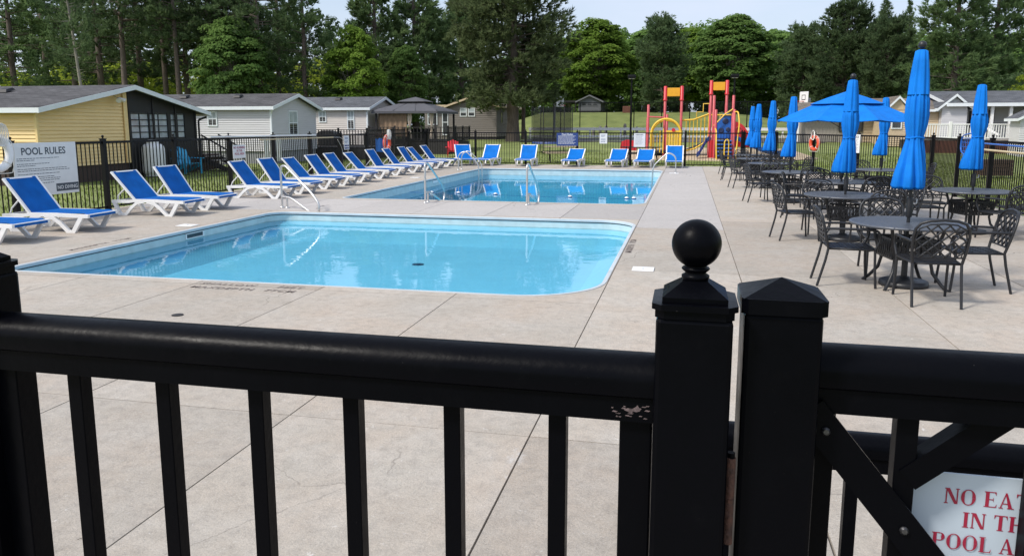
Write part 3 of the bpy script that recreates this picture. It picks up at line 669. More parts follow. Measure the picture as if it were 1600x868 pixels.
# gate notice with serif capitals
def serif(txt, h):
    """bold serif capitals as flat strokes; returns MB, width"""
    mb = MB(); x = 0.0; z = [0.0]; T = 0.20 * h; t = 0.055 * h; sf = 0.075 * h
    def q(pts):
        z[0] += 0.00002; mb.add([(a, b, z[0]) for a, b in pts], [tuple(range(len(pts)))])
    def rect(a, b, c, d_): q([(a, c), (b, c), (b, d_), (a, d_)])
    def stem(a, w=None): w = w or T; rect(a, a + w, 0, h); rect(a - sf, a + w + sf, 0, t); rect(a - sf, a + w + sf, h - t, h)
    def bowl(cx, cy, rx, ry, a0, a1, thick, thin):
        n = 20
        for i in range(n):
            A, B = R(a0 + (a1 - a0) * i / n), R(a0 + (a1 - a0) * (i + 1) / n)
            def pt(a, inn):
                w = thin + (thick - thin) * abs(math.cos(a)) ** 1.5
                return (cx + (rx - (w if inn else 0)) * math.cos(a), cy + (ry - (thin if inn else 0)) * math.sin(a))
            q([pt(A, 0), pt(B, 0), pt(B, 1), pt(A, 1)])
    for ch in txt:
        if ch == ' ': x += 0.34 * h; continue
        if ch == 'I': x += sf; stem(x); x += T + sf
        elif ch == 'N':
            x += sf; rect(x, x + t * 1.3, 0, h); rect(x - sf, x + t * 1.3 + sf, 0, t); rect(x - sf, x + .1 * h, h - t, h)
            q([(x - .02 * h, h), (x + T, h), (x + .68 * h, 0), (x + .68 * h - T * .9, 0)])
            rect(x + .68 * h - t * 1.3, x + .68 * h, 0, h); rect(x + .68 * h - t * 1.3 - sf, x + .68 * h + sf, h - t, h); x += .68 * h + sf
        elif ch == 'O': bowl(x + .41 * h, h / 2, .41 * h, .515 * h, 0, 360, T, t); x += .82 * h
        elif ch == 'E':
            x += sf; stem(x); w = .6 * h; rect(x, x + w, 0, t); rect(x, x + w - .03 * h, h - t, h); rect(x + T, x + w * .72, h / 2 - t / 2, h / 2 + t / 2)
            q([(x + w, 0), (x + w + .05 * h, .25 * h), (x + w - .06 * h, t)]); q([(x + w - .03 * h, h), (x + w - .03 * h, .76 * h), (x + w - .11 * h, h - t)]); rect(x + w * .70, x + w * .74, .37 * h, .63 * h); x += w + .05 * h
        elif ch == 'A':
            q([(x + .06 * h, 0), (x + .06 * h + t * 1.2, 0), (x + .40 * h, h), (x + .34 * h, h)]); q([(x + .32 * h, h), (x + .42 * h, h), (x + .76 * h, 0), (x + .76 * h - T * 1.1, 0)])
            rect(x + .17 * h, x + .58 * h, .28 * h, .28 * h + t); rect(x, x + .24 * h, 0, t); rect(x + .46 * h, x + .84 * h, 0, t); x += .84 * h
        elif ch == 'T':
            w = .72 * h; a = x + w / 2 - T / 2; rect(a, a + T, 0, h); rect(a - sf, a + T + sf, 0, t); rect(x, x + w, h - t, h)
            q([(x, h), (x, .72 * h), (x + .09 * h, h - t)]); q([(x + w, h), (x + w, .72 * h), (x + w - .09 * h, h - t)]); x += w
        elif ch == 'H':
            x += sf; stem(x); stem(x + .56 * h); rect(x + T, x + .56 * h, h / 2 - t / 2, h / 2 + t / 2); x += .56 * h + T + sf
        elif ch == 'L':
            x += sf; stem(x); w = .58 * h; rect(x, x + w, 0, t); q([(x + w, 0), (x + w + .04 * h, .27 * h), (x + w - .07 * h, t)]); x += w + .04 * h
        elif ch in 'PR':
            x += sf; stem(x); rect(x + T, x + .38 * h, h - t, h); rect(x + T, x + .38 * h, .46 * h, .46 * h + t); bowl(x + .38 * h, .73 * h, .27 * h, .27 * h, -90, 90, T, t)
            if ch == 'R': q([(x + .30 * h, .46 * h), (x + .48 * h, .46 * h), (x + .76 * h, 0), (x + .56 * h, 0)])
            x += (.66 if ch == 'P' else .76) * h
        elif ch == 'G':
            bowl(x + .41 * h, h / 2, .41 * h, .515 * h, 40, 340, T, t); rect(x + .62 * h, x + .62 * h + T, .02 * h, .42 * h); rect(x + .55 * h, x + .9 * h, .40 * h, .40 * h + t); x += .86 * h
        x += 0.09 * h
    return mb, x
notice = thing('gate_notice', 'pale notice board with red serif capitals hung behind the gate bars', 'sign', (0, 0, 0))
SX0, SX1, SZ0, SZ1, SY = 0.309, 0.66, 1.06, 1.344, 1.0685
MB().bbox(SX0, SX1, SY, SY + 0.003, SZ0, SZ1, 0.001).build('board', 'sign_gate', notice)
for txt, x0, zb in (('NO EATING', 0.3510, 1.3015), ('IN THE', 0.3755, 1.2695), ('POOL AREA', 0.3400, 1.2375)):
    for word in txt.split():
        mb, w = serif(word, 0.0217)
        o = mb.build('lettering', 'ink_red', notice); o.location = (x0, SY - 0.0006, zb); o.rotation_euler = (R(90), 0, 0); x0 += w + 0.008

# lower hand rail behind the gate
low = thing('low_railing', 'lower black railing standing behind the gate', 'railing')
sharp(loaf(MB(), 0.09, 2.6, 1.85, 1.09).build('rail', 'black_paint', low))
MB().box(0.09, 2.6, 1.83, 1.87, 0.10, 0.15).build('bottom_rail', 'black_paint', low)
for x in (0.13, 2.56): MB().bbox(x - 0.03, x + 0.03, 1.82, 1.88, 0, 1.006, 0.003).build('post', 'black_paint', low)
me_l = MB().bbox(-0.0145, 0.0145, -0.0145, 0.0145, 0.15, 1.006, 0.002).mesh('baluster')
x = 0.27
while x < 2.5: obj('baluster', me_l, 'black_paint', low, (x, 1.85, 0)); x += 0.135

# ------------------------------------------------------------------ perimeter fences: posts, rails and single pickets
FH = 1.45
me_post = None
def fence_run(name, label, pts, post_gap=2.25, start=0.0):
    global me_post, me_pick
    t = thing(name, label, 'fence')
    if me_post is None:
        mb = MB().box(-0.046, 0.046, -0.046, 0.046, -0.04, FH + 0.05); mb.box(-0.054, 0.054, -0.054, 0.054, FH + 0.0505, FH + 0.066)
        mb.lathe([(0.03, FH + 0.0665), (0.012, FH + 0.078), (0.014, FH + 0.084), (0.026, FH + 0.098), (0.029, FH + 0.11), (0.024, FH + 0.127), (0.004, FH + 0.137)], 10)
        me_post = mb.mesh('post')
        me_pick = MB().box(-0.0085, 0.0085, -0.0085, 0.0085, 0.085, FH - 0.03).mesh('picket')
    first = True
    for (a, b) in zip(pts[:-1], pts[1:]):
        a = Vector((*a, 0)); b = Vector((*b, 0)); L_ = (b - a).length; dd = (b - a) / L_; rz = math.atan2(dd.y, dd.x)
        n = max(1, round(L_ / post_gap)); st = L_ / n
        for i in range(n + 1):
            if i == 0 and not first: continue
            obj('post', me_post, 'black_fence', t, a + dd * st * i, rz)
        first = False
        for i in range(n):
            p, q = a + dd * (st * i + 0.047), a + dd * (st * (i + 1) - 0.047)
            for z, w, h in ((FH - 0.015, 0.036, 0.05), (0.07, 0.03, 0.035)):
                MB().bar((p.x, p.y, z), (q.x, q.y, z), w, h).build('rail', 'black_fence', t)
            m_ = max(1, round((st - 0.094) / 0.118)); s_ = (st - 0.094) / m_
            for k in range(1, m_): obj('picket', me_pick, 'black_fence', t, p + dd * s_ * k, rz)
    return t
fence_run('pool_fence', 'black picket fence behind the left row of loungers', [(-12.05, 7.2), (-12.05, 34.9)], 2.26)
fence_run('pool_fence', 'black picket fence along the far end of the pool deck', [(-12.0, 34.92), (2.3, 34.92)], 2.36)
fence_run('pool_fence', 'black picket fence behind the dining tables on the right', [(2.38, 34.86), (6.75, 26.1), (6.45, 12.2)], 2.3)

# ------------------------------------------------------------------ loungers
def make_lounger(name='sun_lounger', back=((-0.26, 0.325), (-0.70, 0.90)), slm='sling_blue'):
    t = thing(name, 'x', 'sun lounger', group='blue and white sun loungers')
    W = 0.375
    outer = [(-0.76, 0.30), (-0.76, 0.255), (-0.635, 0.0), (-0.44, 0.0), (-0.395, 0.045), (-0.20, 0.235), (-0.06, 0.262), (0.08, 0.255), (0.20, 0.215), (0.33, 0.12), (0.43, 0.0), (0.585, 0.0), (0.72, 0.235), (0.84, 0.262), (0.845, 0.312), (0.6, 0.318), (0.1, 0.328), (-0.3, 0.325)]
    inner_hole = True
    for s in (-1, 1):
        y0, y1 = (W - 0.05, W) if s > 0 else (-W, -W + 0.05)
        # side beam + four splayed legs with open triangles, as one moulded side frame
        mb = MB()
        def strip(pts, w, yy0=y0, yy1=y1):
            for p, q in zip(pts[:-1], pts[1:]):
                dd = Vector((q[0] - p[0], q[1] - p[1])).normalized(); n = Vector((-dd.y, dd.x)) * (w / 2); e = dd * (w * 0.25)
                mb.prism([(p[0] - n.x - e.x, p[1] - n.y - e.y), (q[0] - n.x + e.x, q[1] - n.y + e.y), (q[0] + n.x + e.x, q[1] + n.y + e.y), (p[0] + n.x - e.x, p[1] + n.y - e.y)], yy0 + random.uniform(0, .0012), yy1 - random.uniform(0, .0012), 'y')
        strip([(-0.76, 0.275), (-0.4, 0.28), (-0.26, 0.30), (0.2, 0.302), (0.845, 0.285)], 0.060)
        strip([(-0.73, 0.265), (-0.615, 0.025)], 0.07); strip([(-0.615, 0.024), (-0.47, 0.024)], 0.048)
        strip([(-0.46, 0.03), (-0.33, 0.16), (-0.2, 0.255), (-0.05, 0.285)], 0.058); strip([(0.05, 0.285), (0.2, 0.245), (0.32, 0.16), (0.45, 0.03)], 0.064)
        strip([(0.46, 0.022), (0.56, 0.022)], 0.046); strip([(0.565, 0.03), (0.725, 0.27)], 0.07)
        mb.build('side_frame', 'white_plastic', t)
    mb = MB()
    for x in (-0.74, 0.3): mb.box(x - 0.02, x + 0.02, -W + 0.05, W - 0.05, 0.262, 0.295)
    mb.box(0.815, 0.85, -W + 0.05, W - 0.05, 0.266, 0.312); mb.build('cross_bar', 'white_plastic', t)
    (hx, hz), (tx, tz) = back
    # seat sling, sagging a little
    n = 12; vs = []; fs = []
    for i in range(n + 1):
        x = -0.25 + (0.85 + 0.25) * i / n
        for j in range(7):
            y = -W + 0.045 + (2 * W - 0.09) * j / 6
            z = 0.330 - 0.016 * math.sin(PI * j / 6) * math.sin(PI * i / n) - (0.03 * S((x - 0.78) / 0.08))
            vs.append((x, y, z))
    for i in range(n):
        for j in range(6): fs.append((i * 7 + j, (i + 1) * 7 + j, (i + 1) * 7 + j + 1, i * 7 + j + 1))
    mb = MB().add(vs, fs, True); nv = len(vs)
    mb.add([(a, b, c - 0.012) for a, b, c in vs], [f[::-1] for f in fs], True)
    mb.box(0.846, 0.858, -W + 0.045, W - 0.045, 0.262, 0.299); mb.build('seat_sling', slm, t)
    # back
    dx, dz = tx - hx, tz - hz; L_ = math.hypot(dx, dz); ux, uz = dx / L_, dz / L_; nx_, nz_ = uz, -ux   # facing forward/up
    bk = MB()
    for s in (-1, 1): bk.bar((hx, s * (W - 0.026), hz), (tx, s * (W - 0.022), tz), 0.044, 0.036, (nx_, 0, nz_))
    bk.bar((tx - ux * .015, -W + 0.045, tz - uz * .015), (tx - ux * .015, W - 0.045, tz - uz * .015), 0.03, 0.032, (nx_, 0, nz_))
    bo = bk.build('back_frame', 'white_plastic', t)
    vs = []; fs = []
    for i in range(9):
        u = -0.01 + 0.995 * i / 8
        for j in range(7):
            y = (-W + 0.052 + (2 * W - 0.104) * j / 6) ; sag = 0.028 * math.sin(PI * j / 6) * (0.5 + 0.5 * math.sin(PI * i / 8))
            vs.append((hx + dx * u + nx_ * (0.021 - sag), y, hz + dz * u + nz_ * (0.021 - sag)))
    for i in range(8):
        for j in range(6): fs.append((i * 7 + j, (i + 1) * 7 + j, (i + 1) * 7 + j + 1, i * 7 + j + 1))
    mb = MB().add(vs, fs, True); mb.add([(a - nx_ * .008, b, c - nz_ * .008) for a, b, c in vs], [f[::-1] for f in fs], True); mb.build('back_sling', slm, t)
    mb = MB()
    for s in (-1, 1): mb.tube([(hx + dx * .45, s * (W - .09), hz + dz * .45 - .01), (hx + dx * .7 - .08, s * (W - .09), hz + dz * .12), (-0.70, s * (W - .09), 0.285)], 0.014, 6)
    mb.tube([(-0.70, -W + .09, 0.29), (-0.70, W - .09, 0.29)], 0.014, 6); mb.build('back_support', 'white_plastic', t)
    return t
proto = make_lounger()
proto_b = make_lounger(back=((-0.26, 0.325), (-0.66, 0.915)))
proto_c = make_lounger(back=((-0.26, 0.325), (-0.75, 0.865)))
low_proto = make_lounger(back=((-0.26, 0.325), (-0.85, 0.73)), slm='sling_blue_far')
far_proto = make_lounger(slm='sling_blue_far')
left = [(-10.76, 9.93, 1), (-10.62, 11.26, 2), (-10.52, 13.72, 0), (-10.50, 14.86, 0), (-10.40, 17.55, 1), (-10.42, 18.85, -1), (-10.50, 20.42, 1), (-10.52, 21.72, -1), (-10.60, 23.12, 0), (-10.62, 24.75, 1), (-10.70, 26.55, -1), (-10.68, 28.2, 1), (-10.75, 29.9, 0), (-10.72, 31.1, 1), (-10.75, 32.75, -1)]
used = set()
def place(pr, loc, rz, label, group=None):
    o = pr if pr.name not in used else copy_tree(pr)
    used.add(pr.name); used.add(o.name)
    o.location = loc; o.rotation_euler = (0, 0, rz); o['label'] = label
    if group: o['group'] = group
    return o
for i, (x, y, a) in enumerate(left):
    lab = 'blue and white sun lounger cut off by the left edge of the picture' if i == 0 else f'blue and white sun lounger, {ORD[i]} from the near end of the left row'
    if i == 1: lab = 'blue and white sun lounger standing before the pool rules board'
    place((proto, proto, proto_c, proto_b, proto, proto_b, proto_c)[i % 7], (x, y, 0), R(a * 1.6), lab)
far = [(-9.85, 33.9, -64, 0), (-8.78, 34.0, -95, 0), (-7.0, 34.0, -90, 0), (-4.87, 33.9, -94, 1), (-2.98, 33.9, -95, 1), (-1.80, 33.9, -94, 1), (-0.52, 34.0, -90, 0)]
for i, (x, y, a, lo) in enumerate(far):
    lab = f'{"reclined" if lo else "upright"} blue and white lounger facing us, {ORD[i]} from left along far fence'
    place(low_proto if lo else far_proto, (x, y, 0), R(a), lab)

# ------------------------------------------------------------------ pool hand rails
def bend(pts, r=0.12, n=6):
    pts = [Vector(p) for p in pts]; out = [pts[0]]
    for i in range(1, len(pts) - 1):
        a, b, c = pts[i - 1], pts[i], pts[i + 1]
        d1, d2 = (a - b), (c - b); rr = min(r, d1.length * .48, d2.length * .48)
        p, q = b + d1.normalized() * rr, b + d2.normalized() * rr
        for k in range(n + 1):
            t = k / n; out.append(p * (1 - t) ** 2 + b * 2 * t * (1 - t) + q * t * t)
    out.append(pts[-1]); return out
def handrail(x, y, dirx, diry, label, reach=1.45):
    t = thing('hand_rail', label, 'hand rail', (x, y, 0), math.atan2(diry, dirx), 'steel pool hand rails')
    pts = [(0, 0, 0), (0, 0, 0.90), (0.17, 0, 0.93), (reach - .22, 0, 0.34), (reach, 0, 0.12), (reach - .12, 0, -0.12), (0.33, 0, 0.235), (0.02, 0, 0.24)]
    MB().tube(bend(pts, 0.13), 0.024, 12).build('rail', 'steel', t)
    MB().tube([(0.19, 0, 0.0), (0.19, 0, 0.24)], 0.021, 10).build('second_post', 'steel', t)
    for xx in (0, 0.19): MB().lathe([(0.05, 0.002), (0.05, 0.012), (0.03, 0.03), (0.024, 0.032)], 14, (xx, 0)).build('collar', 'steel', t)
handrail(-8.67, 15.4, 1.25, -0.62, 'curved steel hand rail at the far left corner of the near pool', 1.35)
handrail(-5.92, 17.05, 0.0, 1, 'curved steel hand rail at the far pool front edge, left one', 1.5)
handrail(-3.5, 17.05, 0.0, 1, 'curved steel hand rail at the far pool front edge, right one', 1.5)
def ladder(x, y, sx, label):
    t = thing('pool_ladder', label, 'pool ladder', (x, y, 0), 0 if sx > 0 else PI)
    for dy in (-0.25, 0.25):
        MB().tube(bend([(0, dy, 0), (0, dy, 0.62), (0.3, dy, 0.78), (0.85, dy, 0.25), (0.88, dy, -0.9)], 0.2), 0.021, 10).build('rail', 'steel', t)
        MB().lathe([(0.05, 0.002), (0.05, 0.012), (0.03, 0.03)], 14, (0, dy)).build('collar', 'steel', t)
    for z in (-0.3, -0.6): MB().box(0.84, 0.92, -0.23, 0.23, z - 0.012, z + 0.012).build('tread', 'white_plastic', t)
ladder(-8.98, 30.2, 1, 'steel ladder rails at the far left of the far pool')
ladder(-0.40, 30.0, -1, 'steel ladder rails at the right side of the far pool')

# ------------------------------------------------------------------ patio tables, chairs, umbrellas
def clip_seg(a, b, poly):
    """clip 2-D segment to a convex counter-clockwise polygon"""
    t0, t1 = 0.0, 1.0; d_ = (b[0] - a[0], b[1] - a[1])
    for i in range(len(poly)):
        p, q = poly[i], poly[(i + 1) % len(poly)]
        n = (-(q[1] - p[1]), q[0] - p[0])
        num = n[0] * (a[0] - p[0]) + n[1] * (a[1] - p[1]); den = n[0] * d_[0] + n[1] * d_[1]
        if abs(den) < 1e-9:
            if num < 0: return None
        else:
            t = -num / den
            if den > 0: t0 = max(t0, t)
            else: t1 = min(t1, t)
    if t1 - t0 < 0.02: return None
    return (a[0] + d_[0] * t0, a[1] + d_[1] * t0), (a[0] + d_[0] * t1, a[1] + d_[1] * t1)
def make_chair():
    t = thing('patio_chair', 'x', 'chair', group='black lattice patio chairs')
    # facing +x
    seat = [(-0.23, -0.22), (0.23, -0.255), (0.25, -0.22), (0.25, 0.22), (0.23, 0.255), (-0.23, 0.22)]
    mb = MB(); mb.tube([(x, y, 0.432) for x, y in seat], 0.013, 6, closed=True); mb.build('seat_frame', 'black_iron', t)
    mb = MB()
    for k in range(-8, 9):
        for s in (1, -1):
            c = k * 0.078
            r = clip_seg((c - 0.6 * s, -0.6), (c + 0.6 * s, 0.6), seat)
            if r: mb.bar((r[0][0], r[0][1], 0.432 + 0.002 * s), (r[1][0], r[1][1], 0.432 + 0.002 * s), 0.021, 0.009)
    mb.build('seat_lattice', 'black_iron', t)
    # back frame: arch
    def B(u, v):   # u across, v up the back -> 3-D, reclined and curved
        k = v / 0.46
        return Vector((-0.245 - 0.11 * k - 0.03 * (1 - (u / 0.24) ** 2) * k ** 0.5, u * (1 + 0.06 * math.sin(PI * k)), 0.43 + v))
    arch = [(-0.225, 0.0), (-0.235, 0.15), (-0.24, 0.28), (-0.232, 0.36), (-0.20, 0.415), (-0.12, 0.445), (0, 0.455), (0.12, 0.445), (0.20, 0.415), (0.232, 0.36), (0.24, 0.28), (0.235, 0.15), (0.225, 0.0)]
    MB().tube([B(u, v) for u, v in arch], 0.015, 7).build('back_frame', 'black_iron', t)
    poly = [(-0.20, 0.07), (0.20, 0.07), (0.222, 0.25), (0.20, 0.36), (0.12, 0.405), (0, 0.415), (-0.12, 0.405), (-0.20, 0.36), (-0.222, 0.25)]
    mb = MB(); mb.tube([B(u, v) for u, v in poly], 0.009, 5, closed=True)
    for k in range(-7, 8):
        for s in (1, -1):
            c = k * 0.106
            r = clip_seg((c - 0.5 * s, -0.26), (c + 0.5 * s, 0.74), poly)
            if r:
                pts = [B(r[0][0] + (r[1][0] - r[0][0]) * q / 3, r[0][1] + (r[1][1] - r[0][1]) * q / 3) for q in range(4)]
                mb.tube(pts, 0.0105, 4)
    mb.tube([B(-.22, .07), B(-.1, .07), B(.1, .07), B(.22, .07)], 0.010, 5)
    mb.build('back_lattice', 'black_iron', t)
    for s in (-1, 1):
        MB().tube([(-0.245, s * 0.225, 0.44), (-0.27, s * 0.225, 0.30), (-0.345, s * 0.225, 0.0)], 0.0145, 7).build('leg', 'black_iron', t)
        MB().tube([(0.235, s * 0.25, 0.44), (0.245, s * 0.25, 0.22), (0.265, s * 0.255, 0.0)], 0.0145, 7).build('leg', 'black_iron', t)
        MB().tube(bend([(0.235, s * 0.258, 0.44), (0.285, s * 0.275, 0.56), (0.25, s * 0.28, 0.655), (-0.05, s * 0.285, 0.665), (-0.305, s * 0.25, 0.66)], 0.1, 5), 0.0135, 7).build('armrest', 'black_iron', t)
    return t
def make_table():
    t = thing('patio_table', 'x', 'table', group='round black patio tables')
    mb = MB()
    mb.tube([(0.60 * math.cos(a), 0.60 * math.sin(a), 0.708) for a in np.linspace(0, 2 * PI, 41)[:-1]], 0.016, 6, closed=True)
    for k in range(-8, 9):
        y = k * 0.069; hw = math.sqrt(max(0, 0.598 ** 2 - y * y)); mb.box(-hw, hw, y - 0.024, y + 0.024, 0.709, 0.719)
    for k in (-3, -1.5, 0, 1.5, 3):
        x = k * 0.15; hw = math.sqrt(0.59 ** 2 - x * x); mb.box(x - 0.014, x + 0.014, -hw, hw, 0.700, 0.7088)
    mb.build('table_top', 'table_metal', t)
    for a in (45, 135, 225, 315):
        c, s = math.cos(R(a)), math.sin(R(a))
        MB().tube([(c * r_, s * r_, z) for r_, z in ((0.40, 0.70), (0.37, 0.60), (0.32, 0.42), (0.27, 0.30), (0.30, 0.18), (0.40, 0.06), (0.47, 0.0))], 0.019, 7).build('leg', 'black_iron', t)
    # cast apron panels with cut-outs between the legs
    for a in (0, 90, 180, 270):
        ap = MB(); hw = 0.225; D = 0.235
        def pt(u, z, dd=0.0): 
            return (D + dd, u, z)
        for z in (0.34, 0.54): ap.bar(pt(-hw, z), pt(hw, z), 0.012, 0.03)
        for k in range(-5, 6): ap.bar(pt(k * 0.043, 0.345), pt(k * 0.043, 0.535), 0.016, 0.010, (1, 0, 0))
        for k in range(-4, 4):
            for s in (1, -1): ap.bar(pt((k + .5 - .5 * s) * 0.054, 0.345, 0.003), pt((k + .5 + .5 * s) * 0.054, 0.535, 0.003), 0.010, 0.014, (1, 0, 0))
        o = ap.build('apron', 'black_iron', t); o.rotation_euler = (0, 0, R(a))
    return t
def pleat_fn(seed, flare=1.0, lean=(0, 0)):
    rr = random.Random(seed); ph = rr.uniform(0, 6); dirn = rr.uniform(2.2, 4.0)
    def fn(r, z, th):
        k = S((1.70 - z) / 0.6)
        w = 0.13 + 0.10 * k
        p = 1 + w * (2 * abs(math.sin(4 * th + ph + 0.7 * math.sin(z * 4))) ** .8 - 1.1) + 0.05 * math.sin(17 * th + ph * 2 + z * 5) + 0.05 * math.sin(3 * th + ph)
        p *= 1 + 0.38 * k * flare * math.cos(th - dirn)
        return r * p, lean[0] * (2.5 - z), lean[1] * (2.5 - z)
    return fn
def umbrella(x, y, top, label, seed, closed=True, ball=True, tie=1.64, bottom=1.10):
    t = thing('patio_umbrella', label, 'umbrella', (x, y, 0), 0, 'blue patio umbrellas' )
    MB().tube([(0, 0, 0.06), (0, 0, top)], 0.019, 10).build('pole', 'black_iron', t)
    b = MB().lathe([(0.255, 0.0), (0.262, 0.02), (0.255, 0.055), (0.22, 0.068), (0.08, 0.08), (0.06, 0.10), (0.05, 0.105)], 28).build('base', 'black_iron', t)
    MB().lathe([(0.034, 0.105), (0.034, 0.42), (0.026, 0.43)], 12).build('base_tube', 'black_iron', b)
    k = MB().lathe([(0.03, 0.78), (0.034, 0.80), (0.037, 0.98), (0.03, 1.0)], 12).build('crank_housing', 'black_iron', t)
    MB().tube([(0.03, 0, 0.93), (0.07, 0, 0.935), (0.075, 0.02, 0.98)], 0.008, 6).build('crank', 'steel', k)
    if ball: MB().lathe([(0.012, top), (0.02, top + 0.01), (0.014, top + 0.018)] + [(0.044 * math.cos(R(a)), top + 0.055 + 0.044 * math.sin(R(a))) for a in np.linspace(-70, 88, 10)], 16).build('finial', 'black_iron', t)
    if closed:
        h = top - 0.45
        fn = pleat_fn(seed)
        prof = [(0.072, h + 0.02), (0.108, h), (0.128, h - 0.10), (0.134, (h + tie) / 2), (0.122, tie + 0.13), (0.098, tie + 0.03), (0.094, tie), (0.104, tie - 0.05), (0.124, tie - 0.15), (0.145, tie - 0.28), (0.162, tie - 0.40), (0.172, bottom + 0.03), (0.16, bottom), (0.12, bottom + 0.05), (0.05, bottom + 0.18)]
        MB().lathe([(a * 0.84, b) for a, b in prof], 96, fn=fn).build('canopy', 'canvas_blue', t)
        fn2 = pleat_fn(seed + 50)
        MB().lathe([(0.03, top + 0.004), (0.062, top - 0.01), (0.076, top - 0.12), (0.093, top - 0.28), (0.104, h - 0.02), (0.108, h - 0.03), (0.094, h - 0.005)], 64, fn=lambda r, z, th: (r * (1 + 0.07 * math.sin(8 * th + seed) + 0.04 * math.sin(13 * th)), 0, 0)).build('vent_collar', 'canvas_blue', t)
        MB().tube([(0.088 * math.cos(a), 0.088 * math.sin(a), tie + 0.006 * math.sin(3 * a)) for a in np.linspace(0, 2 * PI, 25)[:-1]], 0.010, 6, closed=True).build('tie_strap', 'canvas_blue', t)
    else:
        Rr, ze, za = 1.32, 1.885, 2.37
        n = 8; ring_ = [(0, 0)]
        vs = []; rows = [0.0, 0.25, 0.5, 0.75, 1.0]; per = 6
        for r_ in rows:
            for i in range(n):
                for k2 in range(per):
                    f = k2 / per; a0, a1 = 2 * PI * (i + .3) / n, 2 * PI * (i + 1.3) / n
                    px_ = (1 - f) * math.cos(a0) + f * math.cos(a1); py_ = (1 - f) * math.sin(a0) + f * math.sin(a1)
                    rad = 0.12 + (Rr - 0.12) * r_; z = za - (za - ze) * r_ ** 1.12 - 0.035 * math.sin(PI * f) * r_
                    vs.append((px_ * rad, py_ * rad, z))
        m_ = n * per; fs = [(i * m_ + j, i * m_ + (j + 1) % m_, (i + 1) * m_ + (j + 1) % m_, (i + 1) * m_ + j) for i in range(len(rows) - 1) for j in range(m_)]
        mb = MB().add(vs, fs); mb.add([(a, b, c - 0.006) for a, b, c in vs], [f[::-1] for f in fs]); mb.build('canopy', 'canvas_blue', t)
        vs = []; 
        for r_ in (0.0, 0.5, 1.0):
            for i in range(n):
                a0 = 2 * PI * (i + .3) / n; rad = 0.02 + 0.68 * r_; vs.append((rad * math.cos(a0), rad * math.sin(a0), za + 0.06 - 0.24 * r_ ** 1.1))
        fs = [(i * n + j, i * n + (j + 1) % n, (i + 1) * n + (j + 1) % n, (i + 1) * n + j) for i in range(2) for j in range(n)]
        mb = MB().add(vs, fs); mb.add([(a, b, c - 0.006) for a, b, c in vs], [f[::-1] for f in fs]); mb.build('vent_collar', 'canvas_blue', t)
        for i in range(n):
            a0 = 2 * PI * (i + .3) / n; c, s = math.cos(a0), math.sin(a0)
            rb = MB().bar((0.04 * c, 0.04 * s, za - 0.03), (Rr * 0.98 * c, Rr * 0.98 * s, ze - 0.012), 0.018, 0.012).build('rib', 'black_iron', t)
            MB().bar((0.04 * c, 0.04 * s, 1.72), (0.7 * c, 0.7 * s, za - (za - ze) * 0.52 - 0.035), 0.014, 0.010).build('strut', 'black_iron', rb)
    return t
TB = [  # x, y, rotation, umbrella top, label words, closed, ball
    (2.45, 9.36, 8, 2.60, 'nearest patio table', True, True),
    (2.45, 12.95, -10, 2.48, 'second-nearest patio table', True, True),
    (4.68, 14.25, 15, 2.45, 'right-edge patio table', True, False),
    (2.95, 16.05, 30, 2.44, 'table under the open umbrella', False, False),
    (2.36, 19.05, -6, 2.44, 'fourth table along the pool', True, False),
    (4.66, 20.5, 20, 2.45, 'table standing close to the right fence', True, False),
    (2.34, 23.3, 5, 2.47, 'fifth table along the pool', True, False),
    (2.22, 26.4, -8, 2.46, 'sixth table along the pool', True, False),
    (2.28, 29.6, 12, 2.46, 'farthest patio table', True, False)]
tproto = make_table(); cproto = make_chair()
rc = random.Random(11)
SIDES = ['on the pool side of', 'on the near side of', 'on the fence side of', 'on the far side of']
OFF = {0: [(-0.62, -0.03, 0), (0.02, -0.80, 90), (0.66, -0.03, 180), (-0.02, 0.84, -90)],
       1: [(-0.70, -0.05, 2), (0.30, -0.78, 100), (0.78, 0.1, 190), (-0.25, 0.80, -80)]}
for i, (x, y, rot, top, lab, closed, ball) in enumerate(TB):
    place(tproto, (x, y, 0), R(rot), 'round black slatted patio table, ' + {'n': ''}.get('n') + {0: 'nearest to the gate', 1: 'second nearest to the gate', 2: 'beside the right edge of the picture', 3: 'under the open umbrella', 4: 'fourth along the pool', 5: 'standing close to the right fence', 6: 'fifth along the pool', 7: 'sixth along the pool', 8: 'farthest along the pool'}[i])
    ulab = {0: 'tallest closed blue umbrella through the nearest patio table', 1: 'closed blue umbrella through the second nearest patio table', 2: 'closed blue umbrella nearest the right edge of the picture', 3: 'open blue umbrella spread wide over a patio table', 4: 'closed blue umbrella just left of the open umbrella', 5: 'closed blue umbrella half hidden behind the open umbrella', 6: 'closed blue umbrella, second one left of the open umbrella', 7: 'closed blue umbrella, third one left of the open umbrella', 8: 'closed blue umbrella farthest left, beside the red slide'}[i]
    umbrella(x, y, top, ulab, i * 3 + 1, closed, ball, tie=1.66 if i == 0 else 1.60, bottom=1.10 if i == 0 else 1.06)
    offs = OFF[0] if i == 0 else OFF[1]
    for k, (ox, oy, a) in enumerate(offs):
        if i == 2 and k == 3: ox -= .1
        jx, jy, ja = (0, 0, 0) if i == 0 else (rc.uniform(-.06, .06), rc.uniform(-.06, .06), rc.uniform(-14, 14))
        place(cproto, (x + ox + jx, y + oy + jy, 0), R(a + ja), f'black lattice chair {SIDES[k]} the {lab}')

